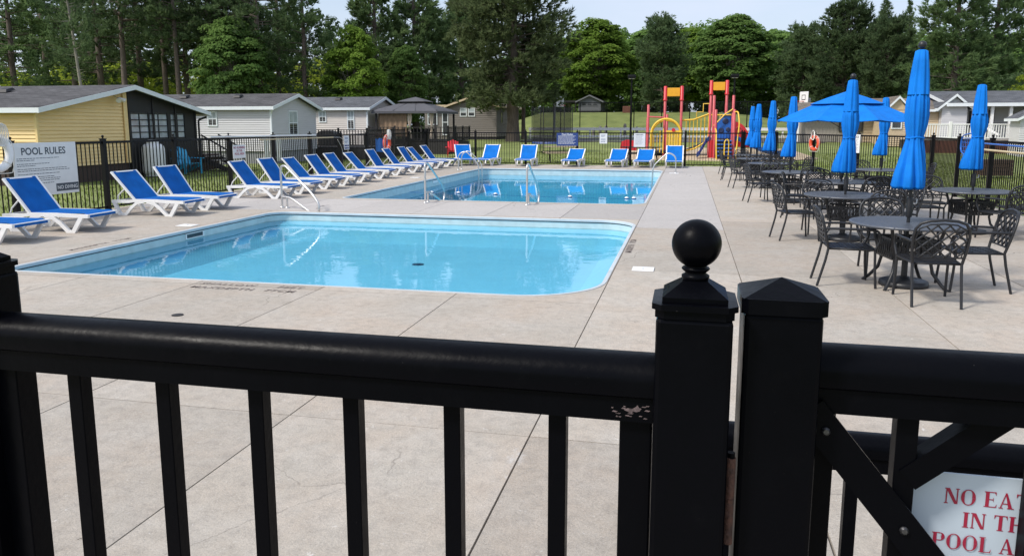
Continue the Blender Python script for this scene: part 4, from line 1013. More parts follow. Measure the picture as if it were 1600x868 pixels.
# ------------------------------------------------------------------ houses
def face(o, u, n):
    """frame helper: origin, along-wall unit, outward normal -> function (a, z, out) -> point"""
    o = Vector(o); u = Vector(u); n = Vector(n)
    return lambda a, z, out=0.0: o + u * a + n * out + Vector((0, 0, z))
def siding(parent, P, width, z0, top, course, m, step=None):
    """single lapped boards; top = height, or a function a -> height for gables"""
    z = z0; gable = callable(top); cache = None
    hi = max(top(width * i / 40) for i in range(41)) if gable else top
    while z < hi - 0.01:
        zt = min(z + course, hi)
        if gable:
            aa = [width * i / 80 for i in range(81) if top(width * i / 80) >= z + course * 0.5]
            if not aa: break
            a0, a1 = aa[0], aa[-1]
            bb = [width * i / 80 for i in range(81) if top(width * i / 80) >= zt - 1e-4] or [(a0 + a1) / 2]
            b0, b1 = bb[0], bb[-1]
            if z + course > hi: b0 = b1 = (a0 + a1) / 2
        else: a0 = b0 = 0.0; a1 = b1 = width
        v = [P(a0, z, 0), P(a1, z, 0), P(b1, zt, 0), P(b0, zt, 0), P(a0, z, 0.036), P(a1, z, 0.036), P(b1, zt, 0.004), P(b0, zt, 0.004)]
        MB().add(v, [(0, 1, 2, 3), (4, 5, 6, 7), (0, 1, 5, 4), (1, 2, 6, 5), (2, 3, 7, 6), (3, 0, 4, 7)]).build('siding_board', m, parent)
        z += course
def pbox(mb, P, a0, a1, z0, z1, o0, o1):
    v = [P(a, z, o) for o in (o0, o1) for a, z in ((a0, z0), (a1, z0), (a1, z1), (a0, z1))]
    return mb.add(v, [(0, 1, 2, 3), (7, 6, 5, 4), (0, 4, 5, 1), (1, 5, 6, 2), (2, 6, 7, 3), (3, 7, 4, 0)])
def window(parent, P, a0, a1, z0, z1, glass='glass', frame='trim_white', fw=0.06, sash=True, muntin=False):
    mb = MB()
    for q in ((a0, a1, z1 - fw, z1), (a0, a1, z0, z0 + fw), (a0, a0 + fw, z0 + fw, z1 - fw), (a1 - fw, a1, z0 + fw, z1 - fw)): pbox(mb, P, q[0], q[1], q[2], q[3], 0.0, 0.06)
    if sash: zm = (z0 + z1) / 2; pbox(mb, P, a0 + fw, a1 - fw, zm - 0.025, zm + 0.025, 0.0, 0.052)
    if muntin:
        am = (a0 + a1) / 2; pbox(mb, P, am - 0.012, am + 0.012, z0 + fw, (z0 + z1) / 2 - .025, 0, 0.046); pbox(mb, P, am - 0.012, am + 0.012, (z0 + z1) / 2 + .025, z1 - fw, 0, 0.046)
    w = mb.build('window', frame, parent)
    if sash:
        zm = (z0 + z1) / 2
        pbox(MB(), P, a0 + fw, a1 - fw, z0 + fw, zm - 0.025, 0.0, 0.034).build('pane', glass, w)
        pbox(MB(), P, a0 + fw, a1 - fw, zm + 0.025, z1 - fw, 0.0, 0.040).build('pane', 'glass_pale' if glass == 'glass_mixed' else glass, w)
    else: pbox(MB(), P, a0 + fw, a1 - fw, z0 + fw, z1 - fw, 0.0, 0.036).build('pane', glass, w)
    return w
M['glass_mixed'] = M['glass']
def roof_gable(parent, axis, r0, r1, e0, e1, rc_, zr, ze, m, th=0.10, fascia='trim_white', fh=0.18):
    """ridge along axis ('x' or 'y') from r0 to r1; eaves at e0, e1 (other axis); ridge at rc_"""
    def V3(r, e, z): return (r, e, z) if axis == 'x' else (e, r, z)
    holder = None
    for ee in (e0, e1):
        bm_v = [V3(r0, rc_, zr), V3(r1, rc_, zr), V3(r1, ee, ze), V3(r0, ee, ze)]
        low = [(a, b, c - th) for a, b, c in bm_v]
        mb = MB().add(bm_v + low, [(0, 1, 2, 3), (7, 6, 5, 4), (0, 4, 5, 1), (1, 5, 6, 2), (2, 6, 7, 3), (3, 7, 4, 0)])
        o = mb.build('roof', m, parent)
        uv = o.data.uv_layers.new(name='UVMap'); sl = math.hypot(ee - rc_, zr - ze)
        for lp in o.data.loops:
            co = o.data.vertices[lp.vertex_index].co; r_ = co.x if axis == 'x' else co.y; e_ = co.y if axis == 'x' else co.x
            uv.data[lp.index].uv = (r_, (e_ - rc_) / (ee - rc_) * sl)
        holder = holder or o
        # eave fascia and rake boards, hung below and just outside the roof edge
        f = MB(); sg = 1 if ee > rc_ else -1
        a, b = sorted((ee - sg * 0.02, ee + sg * 0.015)); 
        if axis == 'x': f.box(r0, r1, a, b, ze - fh - 0.01, ze - 0.012)
        else: f.box(a, b, r0, r1, ze - fh - 0.01, ze - 0.012)
        f.build('fascia', fascia, o)
        for rr, s2 in ((r0, -1), (r1, 1)):
            A = V3(rr, rc_, zr - 0.015); B_ = V3(rr, ee + sg * 0.0152, ze - 0.015)
            off = (lambda v, k: (v[0] + k, v[1], v[2])) if axis == 'x' else (lambda v, k: (v[0], v[1] + k, v[2]))
            vs = [off(A, -s2 * 0.03), off(B_, -s2 * 0.03), off((B_[0], B_[1], B_[2] - fh), -s2 * 0.03), off((A[0], A[1], A[2] - fh), -s2 * 0.03)]
            vs += [off(A, s2 * 0.025), off(B_, s2 * 0.025), off((B_[0], B_[1], B_[2] - fh), s2 * 0.025), off((A[0], A[1], A[2] - fh), s2 * 0.025)]
            MB().add(vs, [(0, 1, 2, 3), (7, 6, 5, 4), (0, 4, 5, 1), (1, 5, 6, 2), (2, 6, 7, 3), (3, 7, 4, 0)]).build('rake_board', fascia, o)
    return holder
def roof_vent(parent, x, y, z, slope_y):
    mb = MB(); mb.add([(-.2, -.2, 0), (.2, -.2, 0), (.2, .2, .10), (-.2, .2, .10), (-.16, -.14, .10), (.16, -.14, .10), (.16, .12, .17), (-.16, .12, .17)], [(0, 1, 2, 3), (4, 5, 6, 7), (0, 1, 5, 4), (1, 2, 6, 5), (2, 3, 7, 6), (3, 0, 4, 7)])
    o = mb.build('roof_vent', 'porch_black', parent); o.location = (x, y, z)

# yellow house with the black screened porch under one gable
H1 = thing('yellow_house', 'yellow sided house with black screened porch under a white edged roof', 'house')
X, Y0, YR, Y1, ZE, ZR, ZS = -19.0, 19.62, 23.5, 27.35, 2.33, 3.10, 0.5
core = MB().box(-38, X - 0.02, Y0 + 0.02, Y1 - 0.02, 0.5, 2.30).build('wall', 'siding_yellow', H1)
slope = (ZR - ZE) / (YR - Y0)
Pg = face((X - 0.02, Y0, 0), (0, 1, 0), (1, 0, 0))
MB().prism([(Y0 + .02, 2.30), (Y1 - .02, 2.30), (YR, ZR - 0.10)], X - 0.30, X - 0.021, 'x').build('gable_wall', 'siding_yellow', H1)
siding(H1, Pg, YR - Y0, ZS, lambda a: ZE - 0.06 + slope * a, 0.113, 'siding_yellow')
Pl = face((-38, Y0 + 0.02, 0), (1, 0, 0), (0, -1, 0))
siding(H1, Pl, 19.0, ZS, ZE - 0.04, 0.113, 'siding_yellow')
MB().box(X - 0.05, X + 0.03, Y0 - 0.03, Y0 + 0.06, ZS, ZE).build('corner_trim', 'siding_yellow', H1)
MB().box(-38, X - 0.04, Y0 + 0.05, Y1 - 0.05, -0.05, 0.5).build('skirting', 'skirt_brown', H1)
MB().tube(bend([(X + .3, Y1 + .3, ZE - .22), (X + .1, Y1 + .05, ZE - .34), (X + .1, Y1 + .05, 0.1)], .08), .04, 6).build('downspout', 'porch_black', H1)
rf = roof_gable(H1, 'x', -38.3, X + 0.42, Y0 - 0.32, Y1 + 0.40, YR, ZR + 0.06, ZE - 0.02, 'shingle_grey', fh=0.15)
for x in (-26.5, -22.6, -30.5): roof_vent(rf, x, YR - 1.3, ZR - 0.22, 1)
# porch half: black wall with screened openings
zt = lambda a: ZR - 0.02 - slope * a
Pp = face((X - 0.0, YR, 0), (0, 1, 0), (1, 0, 0))
pw = Y1 - YR - 0.05
ops = [(0.14, 1.05), (1.12, 2.1), (2.28, 3.1)]
mb = MB(); pbox(mb, Pp, 0.0, pw, 0.02, 1.30, 0, 0.05)
mb.add([Pp(0, 2.22, 0), Pp(pw, 2.22, 0), Pp(pw, zt(pw), 0), Pp(0, zt(0), 0), Pp(0, 2.22, 0.05), Pp(pw, 2.22, 0.05), Pp(pw, zt(pw), 0.05), Pp(0, zt(0), 0.05)], [(0, 1, 2, 3), (4, 5, 6, 7), (0, 1, 5, 4), (1, 2, 6, 5), (2, 3, 7, 6), (3, 0, 4, 7)])
ed = [0.0] + [v for o_ in ops for v in o_] + [pw]
for a, b in zip(ed[0::2], ed[1::2]): pbox(mb, Pp, a, b, 1.30, 2.22, 0, 0.05)
mb.build('porch_wall', 'porch_black', H1)
mb = MB()
for k in (0.0, 1.25, 2.5, pw - .1): pbox(mb, Pp, k, k + 0.09, 0.03, zt(k + .09) - 0.02, 0.05, 0.085)
mb.build('porch_post', 'porch_black', H1)
for a, b in ops:
    w = MB()
    for k in range(5): pbox(w, Pp, a, b, 1.305 + k * 0.218, 1.305 + k * 0.218 + 0.032, 0.006, 0.03)
    am = a + (b - a) * .5
    pbox(w, Pp, am - .02, am + .02, 1.33, 2.2, 0.006, 0.028)
    wo = w.build('window', 'porch_black', H1); pbox(MB(), Pp, a, b, 1.30, 2.22, -0.015, 0.004).build('pane', 'glass_pale', wo)
lt = MB().tube([(X + 0.03, 22.95, 2.75), (X + 0.22, 22.9, 2.68)], 0.02, 6).tube([(X + 0.22, 22.9, 2.70), (X + 0.34, 22.75, 2.60)], [0.03, 0.085], 10).tube([(X + 0.22, 22.9, 2.70), (X + 0.34, 23.05, 2.60)], [0.03, 0.085], 10).build('flood_light', 'rope_white', H1)
MB().box(X + 0.028, X + 0.06, 23.3, 23.48, 0.5, 2.95).build('corner_board', 'siding_yellow', H1)

def mobile_home(name, label, X, Y0, Y1, L_, ze, zr, m, roofm, zs, course, wins_g=(), wins_l=()):
    t = thing(name, label, 'house')
    YR = (Y0 + Y1) / 2; sl = (zr - ze) / (YR - Y0)
    MB().box(X - L_, X - 0.02, Y0 + 0.02, Y1 - 0.02, zs, ze - .02).build('wall', m, t)
    MB().prism([(Y0 + .02, ze - .02), (Y1 - .02, ze - .02), (YR, zr - 0.12)], X - 0.3, X - 0.021, 'x').build('gable_wall', m, t)
    P1 = face((X - 0.02, Y0, 0), (0, 1, 0), (1, 0, 0)); P2 = face((X - L_, Y0 + 0.02, 0), (1, 0, 0), (0, -1, 0))
    siding(t, P1, Y1 - Y0, zs, lambda a: ze - 0.03 + sl * min(a, Y1 - Y0 - a), course, m)
    siding(t, P2, L_, zs, ze - 0.03, course, m)
    MB().box(X - 0.05, X + 0.025, Y0 - 0.025, Y0 + 0.07, zs, ze).build('corner_trim', 'trim_white', t)
    MB().box(X - L_, X - 0.05, Y0 + .06, Y1 - .06, ground_z(X, Y0) - .1, zs).build('skirting', 'grey_plastic', t)
    r = roof_gable(t, 'x', X - L_ - .2, X + 0.28, Y0 - 0.25, Y1 + 0.25, YR, zr + 0.05, ze - 0.01, roofm, fh=0.16)
    MB().tube(bend([(X + .2, Y0 - .2, ze - .2), (X + .06, Y0 - .06, ze - .35), (X + .06, Y0 - .06, zs - .2)], .08), .035, 6).build('downspout', 'trim_white', t)
    for q in (2.6, 5.6, 9): roof_vent(r, X - q, YR - 0.8, zr - 0.17, 1)
    for a0, a1, z0, z1, g in wins_g: window(t, P1, a0, a1, z0, z1, g, muntin=True)
    for a0, a1, z0, z1, g in wins_l: window(t, P2, L_ + a0, L_ + a1, z0, z1, g, muntin=True)
    return t
mobile_home('grey_house', 'grey sided house with dark shingle roof behind the left fence', -19.3, 33.6, 38.2, 14, 2.68, 3.30, 'siding_grey', 'shingle_grey', 0.55, 0.105,
            [(1.65, 2.55, 1.28, 2.5, 'glass_mixed')], [(-3.36, -2.84, 1.72, 2.45, 'glass_mixed')])
mobile_home('beige_house', 'beige sided house with two white windows left of the gazebo', -19.1, 44.5, 49.4, 12, 2.86, 3.52, 'siding_beige', 'shingle_blue', 0.6, 0.115,
            [], [(-3.18, -2.68, 1.95, 2.65, 'glass_mixed'), (-1.30, -0.82, 1.5, 2.68, 'glass_mixed')])

# dark timber deck with railing in front of the beige house, and its covered barbecue
def timber_deck(name, label, x0, x1, y0, y1, z, rail_h, m='wood_dark', gapm=0.16, rails=('s', 'e'), boards=True):
    t = thing(name, label, 'deck'); gz = ground_z((x0 + x1) / 2, y0) - 0.06
    k = x0; 
    MB().box(x0 + .02, x1 - .02, y0 + .02, y1 - .02, gz, z - 0.07).build('base', m, t)
    me = None; w = 0.145
    n = int((y1 - y0) / (w + .005))
    me = MB().box(x0, x1, 0, w, z - 0.04, z).mesh('deck_board')
    for i in range(n): obj('deck_board', me, m, t, (0, y0 + i * (w + .005), 0))
    sides = {'s': ((x0, y0), (x1, y0)), 'e': ((x1, y0), (x1, y1)), 'n': ((x0, y1), (x1, y1)), 'w': ((x0, y0), (x0, y1))}
    for sd in rails:
        a, b = [Vector((*p, 0)) for p in sides[sd]]; L_ = (b - a).length; dd = (b - a) / L_
        MB().bar((a.x, a.y, z + rail_h), (b.x, b.y, z + rail_h), 0.09, 0.04).build('rail', m, t)
        MB().bar((a.x, a.y, z + 0.1), (b.x, b.y, z + 0.1), 0.05, 0.04).build('rail', m, t)
        pk = MB().box(-.018, .018, -.018, .018, z + .12, z + rail_h - .02).mesh('picket'); nn = int(L_ / gapm)
        for i in range(1, nn): p = a + dd * (L_ * i / nn); obj('picket', pk, m, t, p)
        po = MB().box(-.045, .045, -.045, .045, z + .001, z + rail_h + .1).mesh('post'); nn = max(1, round(L_ / 1.7))
        for i in range(nn + 1): p = a + dd * (L_ * i / nn); obj('post', po, m, t, p)
    return t
timber_deck('timber_deck', 'dark timber deck with railing between grey and beige houses', -21.5, -16.6, 38.6, 44.2, 0.62, 0.92, rails=('s', 'e'))
bq = thing('barbecue', 'black covered barbecue standing on the dark deck by beige house', 'barbecue', (-20.02, 41.0, 0.62)); bq.scale = (0.95, 0.9, 0.72)
MB().bbox(-.55, .55, -.3, .3, 0.05, 0.75, 0.04).build('cart', 'porch_black', bq)
MB().prism([(-.62, .76), (.62, .76), (.60, .95), (.42, 1.12), (.2, 1.2), (-.2, 1.2), (-.42, 1.12), (-.60, .95)], -.33, .33, 'y').build('hood', 'porch_black', bq)

# gazebo on its deck
timber_deck('timber_deck', 'dark timber deck carrying the grey gazebo', -18.95, -13.9, 44.35, 49.0, 0.85, 0.80, rails=('s', 'e'), gapm=0.24)
gz = thing('gazebo', 'grey tiered canopy gazebo with tan curtains', 'gazebo', (-16.7, 46.6, 0.85))
gz.scale = (0.9, 0.9, 0.98)
def tent(mb, h0, h1, z0, z1, n=6):
    vs = []
    for i in range(n + 1):
        t = i / n; h = h0 + (h1 - h0) * t; z = z0 + (z1 - z0) * (t ** 0.85)
        vs += [(-h, -h, z), (h, -h, z), (h, h, z), (-h, h, z)]
    fs = [(i * 4 + j, i * 4 + (j + 1) % 4, (i + 1) * 4 + (j + 1) % 4, (i + 1) * 4 + j) for i in range(n) for j in range(4)]
    mb.add(vs, fs); mb.add([(a, b, c - .02) for a, b, c in vs], [f[::-1] for f in fs]); return mb
cn = tent(MB(), 2.34, 0.75, 1.80, 2.34).build('canopy', 'canopy_grey', gz)
MB().box(-2.34, 2.34, -2.36, -2.342, 1.66, 1.80).build('valance', 'canopy_grey', cn); MB().box(2.342, 2.36, -2.34, 2.34, 1.66, 1.80).build('valance', 'canopy_grey', cn)
mb = tent(MB(), 0.98, 0.03, 2.42, 2.72); mb.box(-.7, .7, -.7, .7, 2.2, 2.43); mb.build('top_tier', 'canopy_grey', gz)
for a in (1, -1):
    MB().bar((0, 0, 2.36), (a * 2.3, -2.3, 1.83), 0.05, 0.03).build('rib', 'porch_black', gz)
MB().bar((-.8, -2.33, 1.83), (-.3, -.8, 2.34), 0.03, 0.02).build('rib', 'porch_black', gz); MB().bar((.8, -2.33, 1.83), (.3, -.8, 2.34), 0.03, 0.02).build('rib', 'porch_black', gz)
for sx in (-1, 1):
    for sy in (-1, 1): MB().box(sx * 2.1 - .06, sx * 2.1 + .06, sy * 2.1 - .06, sy * 2.1 + .06, 0.002, 1.72).build('post', 'wood_dark', gz)
def curtain(x0, x1, y, z0, z1, amp, m, n=40, waist=None):
    mb = MB(); vs = []
    for z in np.linspace(z0, z1, 8):
        for i in range(n + 1):
            t = i / n; u = x0 + (x1 - x0) * t
            if waist is not None:
                k = 1 - 0.72 * math.exp(-((z - waist) / 0.28) ** 2); u = (x0 + x1) / 2 + (u - (x0 + x1) / 2) * k
            vs.append((u, y + amp * math.sin(t * n * 0.9 + z), z))
    fs = [(j * (n + 1) + i, j * (n + 1) + i + 1, (j + 1) * (n + 1) + i + 1, (j + 1) * (n + 1) + i) for j in range(7) for i in range(n)]
    mb.add(vs, fs, True); mb.add([(a, b + .01, c) for a, b, c in vs], [f[::-1] for f in fs], True); return mb.build('curtain', m, gz)
curtain(-2.0, 0.05, -2.0, 0.25, 1.66, 0.03, 'curtain_tan'); curtain(0.1, 0.42, -2.05, 0.1, 1.66, 0.04, 'curtain_pale', 14, 0.8); curtain(1.65, 1.98, -2.05, 0.1, 1.66, 0.04, 'curtain_pale', 14, 0.8)
MB().box(-1.2, 1.2, 0.2, 0.9, 0.05, 0.72).build('sofa', 'porch_black', gz)

# brown cabin behind the big pine
cb = thing('brown_cabin', 'dark taupe cabin with paired white windows behind the pine', 'cabin')
gzc = 0.6
def plain_house(t, x0, x1, y0, y1, z0, ze, zr, m, roofm, course, faces='se', axis='y', fascia='siding_tan', ov=0.3):
    MB().box(x0 + .02, x1 - .02, y0 + .02, y1 - .02, z0, ze - .02).build('wall', m, t)
    Ps = face((x0, y0 + .02, 0), (1, 0, 0), (0, -1, 0)); Pe = face((x1 - .02, y0, 0), (0, 1, 0), (1, 0, 0))
    W = x1 - x0; D = y1 - y0
    if axis == 'y':
        xc = (x0 + x1) / 2; s_ = (zr - ze) / (W / 2)
        MB().prism([(x0 + .02, ze - .02), (x1 - .02, ze - .02), (xc, zr - .12)], y0 + .021, y0 + .3, 'y').build('gable_wall', m, t)
        siding(t, Ps, W, z0, lambda a: ze - .03 + s_ * min(a, W - a), course, m); siding(t, Pe, D, z0, ze - .03, course, m)
        roof_gable(t, 'y', y0 - ov, y1 + ov, x0 - ov, x1 + ov, xc, zr + .04, ze - .06, roofm, fascia=fascia, fh=0.14)
    else:
        yc = (y0 + y1) / 2; siding(t, Ps, W, z0, ze - .03, course, m); s_ = (zr - ze) / (D / 2)
        siding(t, Pe, D, z0, lambda a: ze - .03 + s_ * min(a, D - a), course, m)
        roof_gable(t, 'x', x0 - ov, x1 + ov, y0 - ov, y1 + ov, yc, zr + .04, ze - .06, roofm, fascia=fascia, fh=0.14)
    return Ps, Pe
Ps, Pe = plain_house(cb, -18.1, -14.3, 58, 66, 0.9, 3.30, 3.95, 'siding_taupe', 'shingle_brown', 0.16)
window(cb, Ps, 0.90, 1.45, 2.42, 3.08, 'glass_mixed'); window(cb, Ps, 1.55, 2.1, 2.42, 3.08, 'glass_mixed'); window(cb, Pe, 1.4, 1.9, 1.9, 3.0, 'glass', 'siding_taupe')
MB().box(-18.05, -14.35, 58.05, 66, 0.3, 0.9).build('skirting', 'wood_dark', cb)
mb = MB(); mb.box(-20.4, -18.12, 59.0, 65, 0.5, 3.2); mb.build('side_wing', 'siding_taupe', cb); MB().box(-20.6, -18.12, 58.5, 65.2, 3.2, 3.34).build('wing_roof', 'siding_tan', cb)
Pw = face((-20.4, 59.0, 0), (1, 0, 0), (0, -1, 0)); siding(cb, Pw, 2.27, 0.9, 3.18, 0.16, 'siding_taupe')
window(cb, face((-20.4, 58.975, 0), (1, 0, 0), (0, -1, 0)), 0.25, 1.05, 1.8, 3.0, 'glass_mixed'); window(cb, face((-20.4, 58.975, 0), (1, 0, 0), (0, -1, 0)), 1.45, 1.95, 1.0, 3.0, 'glass')
pbox(MB(), Pw, 2.0, 2.24, 2.35, 2.62, 0.03, 0.05).build('house_plate', 'sign_white', cb)

# small cabin on the hill
hc = thing('hill_cabin', 'small grey cabin with a gable window on top of the grassy hill', 'cabin')
zc = ground_z(-10.5, 84) - .1
Ps, Pe = plain_house(hc, -11.6, -9.2, 84, 89, zc + .25, 4.35, 4.95, 'wood_slate', 'shingle_grey', 0.14, fascia='wood_slate')
for a in (0.35, 0.95, 1.55): window(hc, Ps, a, a + .5, zc + .75, 4.2, 'glass', 'wood_slate', fw=0.05)
MB().box(-11.55, -9.25, 84.05, 89, zc - .3, zc + .25).build('skirting', 'wood_dark', hc)
mb = MB(); mb.box(-14.6, -11.7, 84.4, 88, 4.25, 4.4)
for x in (-14.4, -13.2, -12.0): mb.box(x - .06, x + .06, 84.5, 84.62, zc, 4.25)
mb.build('porch', 'wood_dark', hc)
tag(MB().bbox(-6.55, -5.75, 80.2, 80.9, ground_z(-6, 80) - .1, ground_z(-6, 80) + .62, 0.05).build('storage_box', 'wood_red'), 'dull red storage box on top of the grassy hill', 'box')

# right-hand houses
rh = thing('tan_house', 'tan sided house with brown roof behind the right fence', 'house')
Ps, Pe = plain_house(rh, 12.0, 15.0, 52.6, 60, 0.5, 2.80, 3.50, 'siding_tan', 'shingle_brown', 0.115, axis='x', fascia='trim_white')
s_ = 0.75 / .5
MB().prism([(12.0, 2.72), (13.1, 2.72), (12.55, 3.42)], 52.02, 53.5, 'y').build('gable_wall', 'siding_tan', rh)
roof_gable(rh, 'y', 51.85, 55.0, 11.75, 13.35, 12.55, 3.56, 2.70, 'shingle_brown', fh=0.15)
MB().box(12.05, 13.05, 52.04, 52.58, 0.5, 2.72).build('bay', 'siding_tan', rh); siding(rh, face((12.05, 52.03, 0), (1, 0, 0), (0, -1, 0)), 1.0, 0.5, 2.70, 0.115, 'siding_tan')
window(rh, face((12.05, 52.0, 0), (1, 0, 0), (0, -1, 0)), 0.15, 0.75, 1.55, 2.5, 'glass'); window(rh, face((13.2, 52.57, 0), (1, 0, 0), (0, -1, 0)), 0.2, 0.9, 0.6, 2.4, 'glass_pale', sash=False)

gh = thing('porch_house', 'grey sided house with covered white porch at the right edge', 'house')
MB().box(14.92, 26, 54.02, 60, 0.5, 3.0).build('wall', 'siding_grey', gh)
siding(gh, face((16.42, 54.01, 0), (1, 0, 0), (0, -1, 0)), 9.5, 0.9, 3.0, 0.115, 'siding_grey')
MB().box(15.02, 16.38, 52.05, 54.0, 0.6, 2.86).build('bay', 'siding_grey', gh)
siding(gh, face((15.0, 52.04, 0), (1, 0, 0), (0, -1, 0)), 1.4, 0.6, lambda a: 2.84 + 0.68 / 0.7 * min(a, 1.4 - a), 0.115, 'siding_grey')
MB().prism([(15.02, 2.86), (16.38, 2.86), (15.7, 3.50)], 52.05, 53.6, 'y').build('gable_wall', 'siding_grey', gh)
roof_gable(gh, 'y', 51.82, 56, 14.72, 16.68, 15.7, 3.66, 2.80, 'shingle_blue', fh=0.16)
mr = roof_gable(gh, 'x', 15.2, 27, 51.7, 61.5, 56.6, 3.98, 3.10, 'shingle_blue', fh=0.20)
for x in (16.75, 17.75, 18.75, 20.2): MB().box(x - .08, x + .08, 51.95, 52.11, 1.0, 2.9).build('porch_column', 'white_paint', gh)
window(gh, face((16.42, 53.985, 0), (1, 0, 0), (0, -1, 0)), 1.1, 1.75, 1.6, 2.7, 'glass_mixed')
for a in (0.72, 1.80): pbox(MB(), face((16.42, 53.98, 0), (1, 0, 0), (0, -1, 0)), a, a + .33, 1.6, 2.7, 0.0, 0.05).build('shutter', 'porch_black', gh)
pbox(MB(), face((16.42, 53.98, 0), (1, 0, 0), (0, -1, 0)), 3.1, 3.9, 0.95, 2.85, 0.0, 0.06).build('door', 'grey_plastic', gh)
MB().box(14.95, 26, 52.06, 60, 0.0, 0.58).build('skirting', 'skirt_brown', gh)
MB().bar((18.9, 51.9, 1.9), (19.7, 50.6, 1.2), 0.09, 0.09).build('stair_rail', 'white_paint', gh); MB().bar((17.0, 51.9, 1.9), (17.75, 50.6, 1.2), 0.09, 0.09).build('stair_rail', 'white_paint', gh)
# white-railed deck with red-brown skirting
wd = thing('white_railed_deck', 'deck with white railing and red-brown skirting boards behind the right fence', 'deck')
x0, x1, y0, y1, zd = 12.6, 21.5, 48.2, 51.6, 0.98
MB().box(x0 + .05, x1 - .05, y0 + .05, y1, 0.0, zd - .07).build('base', 'wood_dark', wd)
me = MB().box(x0, x1, 0, 0.145, zd - .05, zd).mesh('deck_board')
for i in range(22): obj('deck_board', me, 'wood_grey', wd, (0, y0 + .01 + i * .15, 0))
me = MB().box(0, 0.135, -0.02, 0.0, 0.04, zd - .06).mesh('skirting_board')
for i in range(int((x1 - x0) / .145)): obj('skirting_board', me, 'wood_red', wd, (x0 + i * .145, y0 + .045, 0))
for z in (zd + .85, zd + .1): MB().bar((x0, y0 + .1, z), (x1, y0 + .1, z), 0.09, 0.06).build('rail', 'white_paint', wd)
me = MB().box(-.022, .022, -.022, .022, zd + .13, zd + .82).mesh('baluster')
for i in range(1, int((x1 - x0) / .13)): obj('baluster', me, 'white_paint', wd, (x0 + i * .13, y0 + .1, 0))
me = MB().box(-.07, .07, -.07, .07, zd + .001, zd + 1.0).mesh('post')
for i in range(6): obj('post', me, 'white_paint', wd, (x0 + .07 + i * (x1 - x0 - .14) / 5, y0 + .1, 0))
sb = thing('side_gable_house', 'grey gable corner cut off by the right edge of the picture', 'house')
plain_house(sb, 17.15, 20.6, 46.2, 47.6, 0.1, 2.20, 3.1, 'siding_grey', 'shingle_blue', 0.115, fascia='trim_white', ov=0.2)

# weathered cabin behind the open umbrella
ws = thing('weathered_cabin', 'weathered board cabin seen under the open umbrella', 'cabin')
zb = ground_z(9, 56)
MB().box(7.5, 12.6, 56.03, 61, zb - .1, 2.6).build('wall', 'wood_grey', ws)
me = MB().box(0, 0.22, -0.02, 0.01, zb, 2.6).mesh('wall_board')
for i in range(10): obj('wall_board', me, 'wood_grey', ws, (7.5 + i * .23, 56.02, 0))
window(ws, face((7.5, 56.0, 0), (1, 0, 0), (0, -1, 0)), 2.4, 3.9, 1.35, 2.3, 'glass', 'wood_dark', sash=False)
siding(ws, face((11.45, 56.03, 0), (1, 0, 0), (0, -1, 0)), 1.15, zb, 2.6, 0.2, 'wood_tan')
roof_gable(ws, 'x', 7.2, 12.9, 55.4, 61.6, 58.5, 3.35, 2.6, 'shingle_brown', fascia='wood_brown', fh=0.12)
MB().box(7.2, 7.32, 55.6, 55.72, zb, 2.55).build('porch_post', 'white_paint', ws)

# ------------------------------------------------------------------ things behind the fences
tk = thing('propane_tank', 'upright white propane tank beside the screened porch', 'tank', (-18.55, 24.15, 0))
MB().lathe([(0.30, 0.0), (0.30, 0.06), (0.36, 0.10), (0.385, 0.2), (0.385, 0.95), (0.36, 1.05), (0.28, 1.12), (0.21, 1.14)], 28).build('body', 'tank_white', tk)
MB().lathe([(0.21, 1.141), (0.215, 1.2), (0.20, 1.27), (0.12, 1.28)], 20).build('collar', 'tank_white', tk)
def adirondack(loc, rz, m, label):
    t = thing('adirondack_chair', label, 'chair', loc, rz)
    for k in range(5):
        hgt = 0.98 - 0.05 * abs(k - 2)
        MB().bar((-0.05, -0.24 + k * .12, 0.30), (-0.42, -0.26 + k * .13, hgt), 0.105, 0.02, (1, 0, 0.4)).build('back_slat', m, t)
    for k in range(5): MB().box(-0.02 + k * .105, 0.075 + k * .105, -0.28, 0.28, 0.335 + k * .012, 0.355 + k * .012).build('seat_slat', m, t)
    for s in (-1, 1):
        MB().box(-0.30, 0.50, s * .37 - .07, s * .37 + .07, 0.56, 0.585).build('armrest', m, t)
        MB().box(0.38, 0.47, s * .33 - .015, s * .33 + .015, 0.0, 0.56).build('leg', m, t); MB().bar((0.45, s * .295, 0.34), (-0.42, s * .295, 0.04), 0.022, 0.11).build('leg', m, t)
        MB().box(-0.26, -0.19, s * .33 - .015, s * .33 + .015, 0.1, 0.56).build('leg', m, t)
    return t
adirondack((-18.3, 25.6, 0), R(-20), 'chair_teal', 'turquoise slatted garden chair under the yellow house porch')
adirondack((-13.06, 42.6, -0.03), R(-70), 'toy_red', 'red slatted garden chair on the lawn beyond the fence corner')
wc = thing('folding_chair', 'white slatted chair leaning on the grey house skirting', 'chair', (-19.0, 33.1, 0), R(-35))
for k in range(6): MB().box(-.02, .02, -0.42 + k * .15, -0.32 + k * .15, 0.12, 1.22 + .05 * math.sin(k)).build('slat', 'white_plastic', wc)
for z in (0.25, 1.0): MB().box(-.045, -.021, -.44, .44, z, z + .06).build('cross_slat', 'white_plastic', wc)
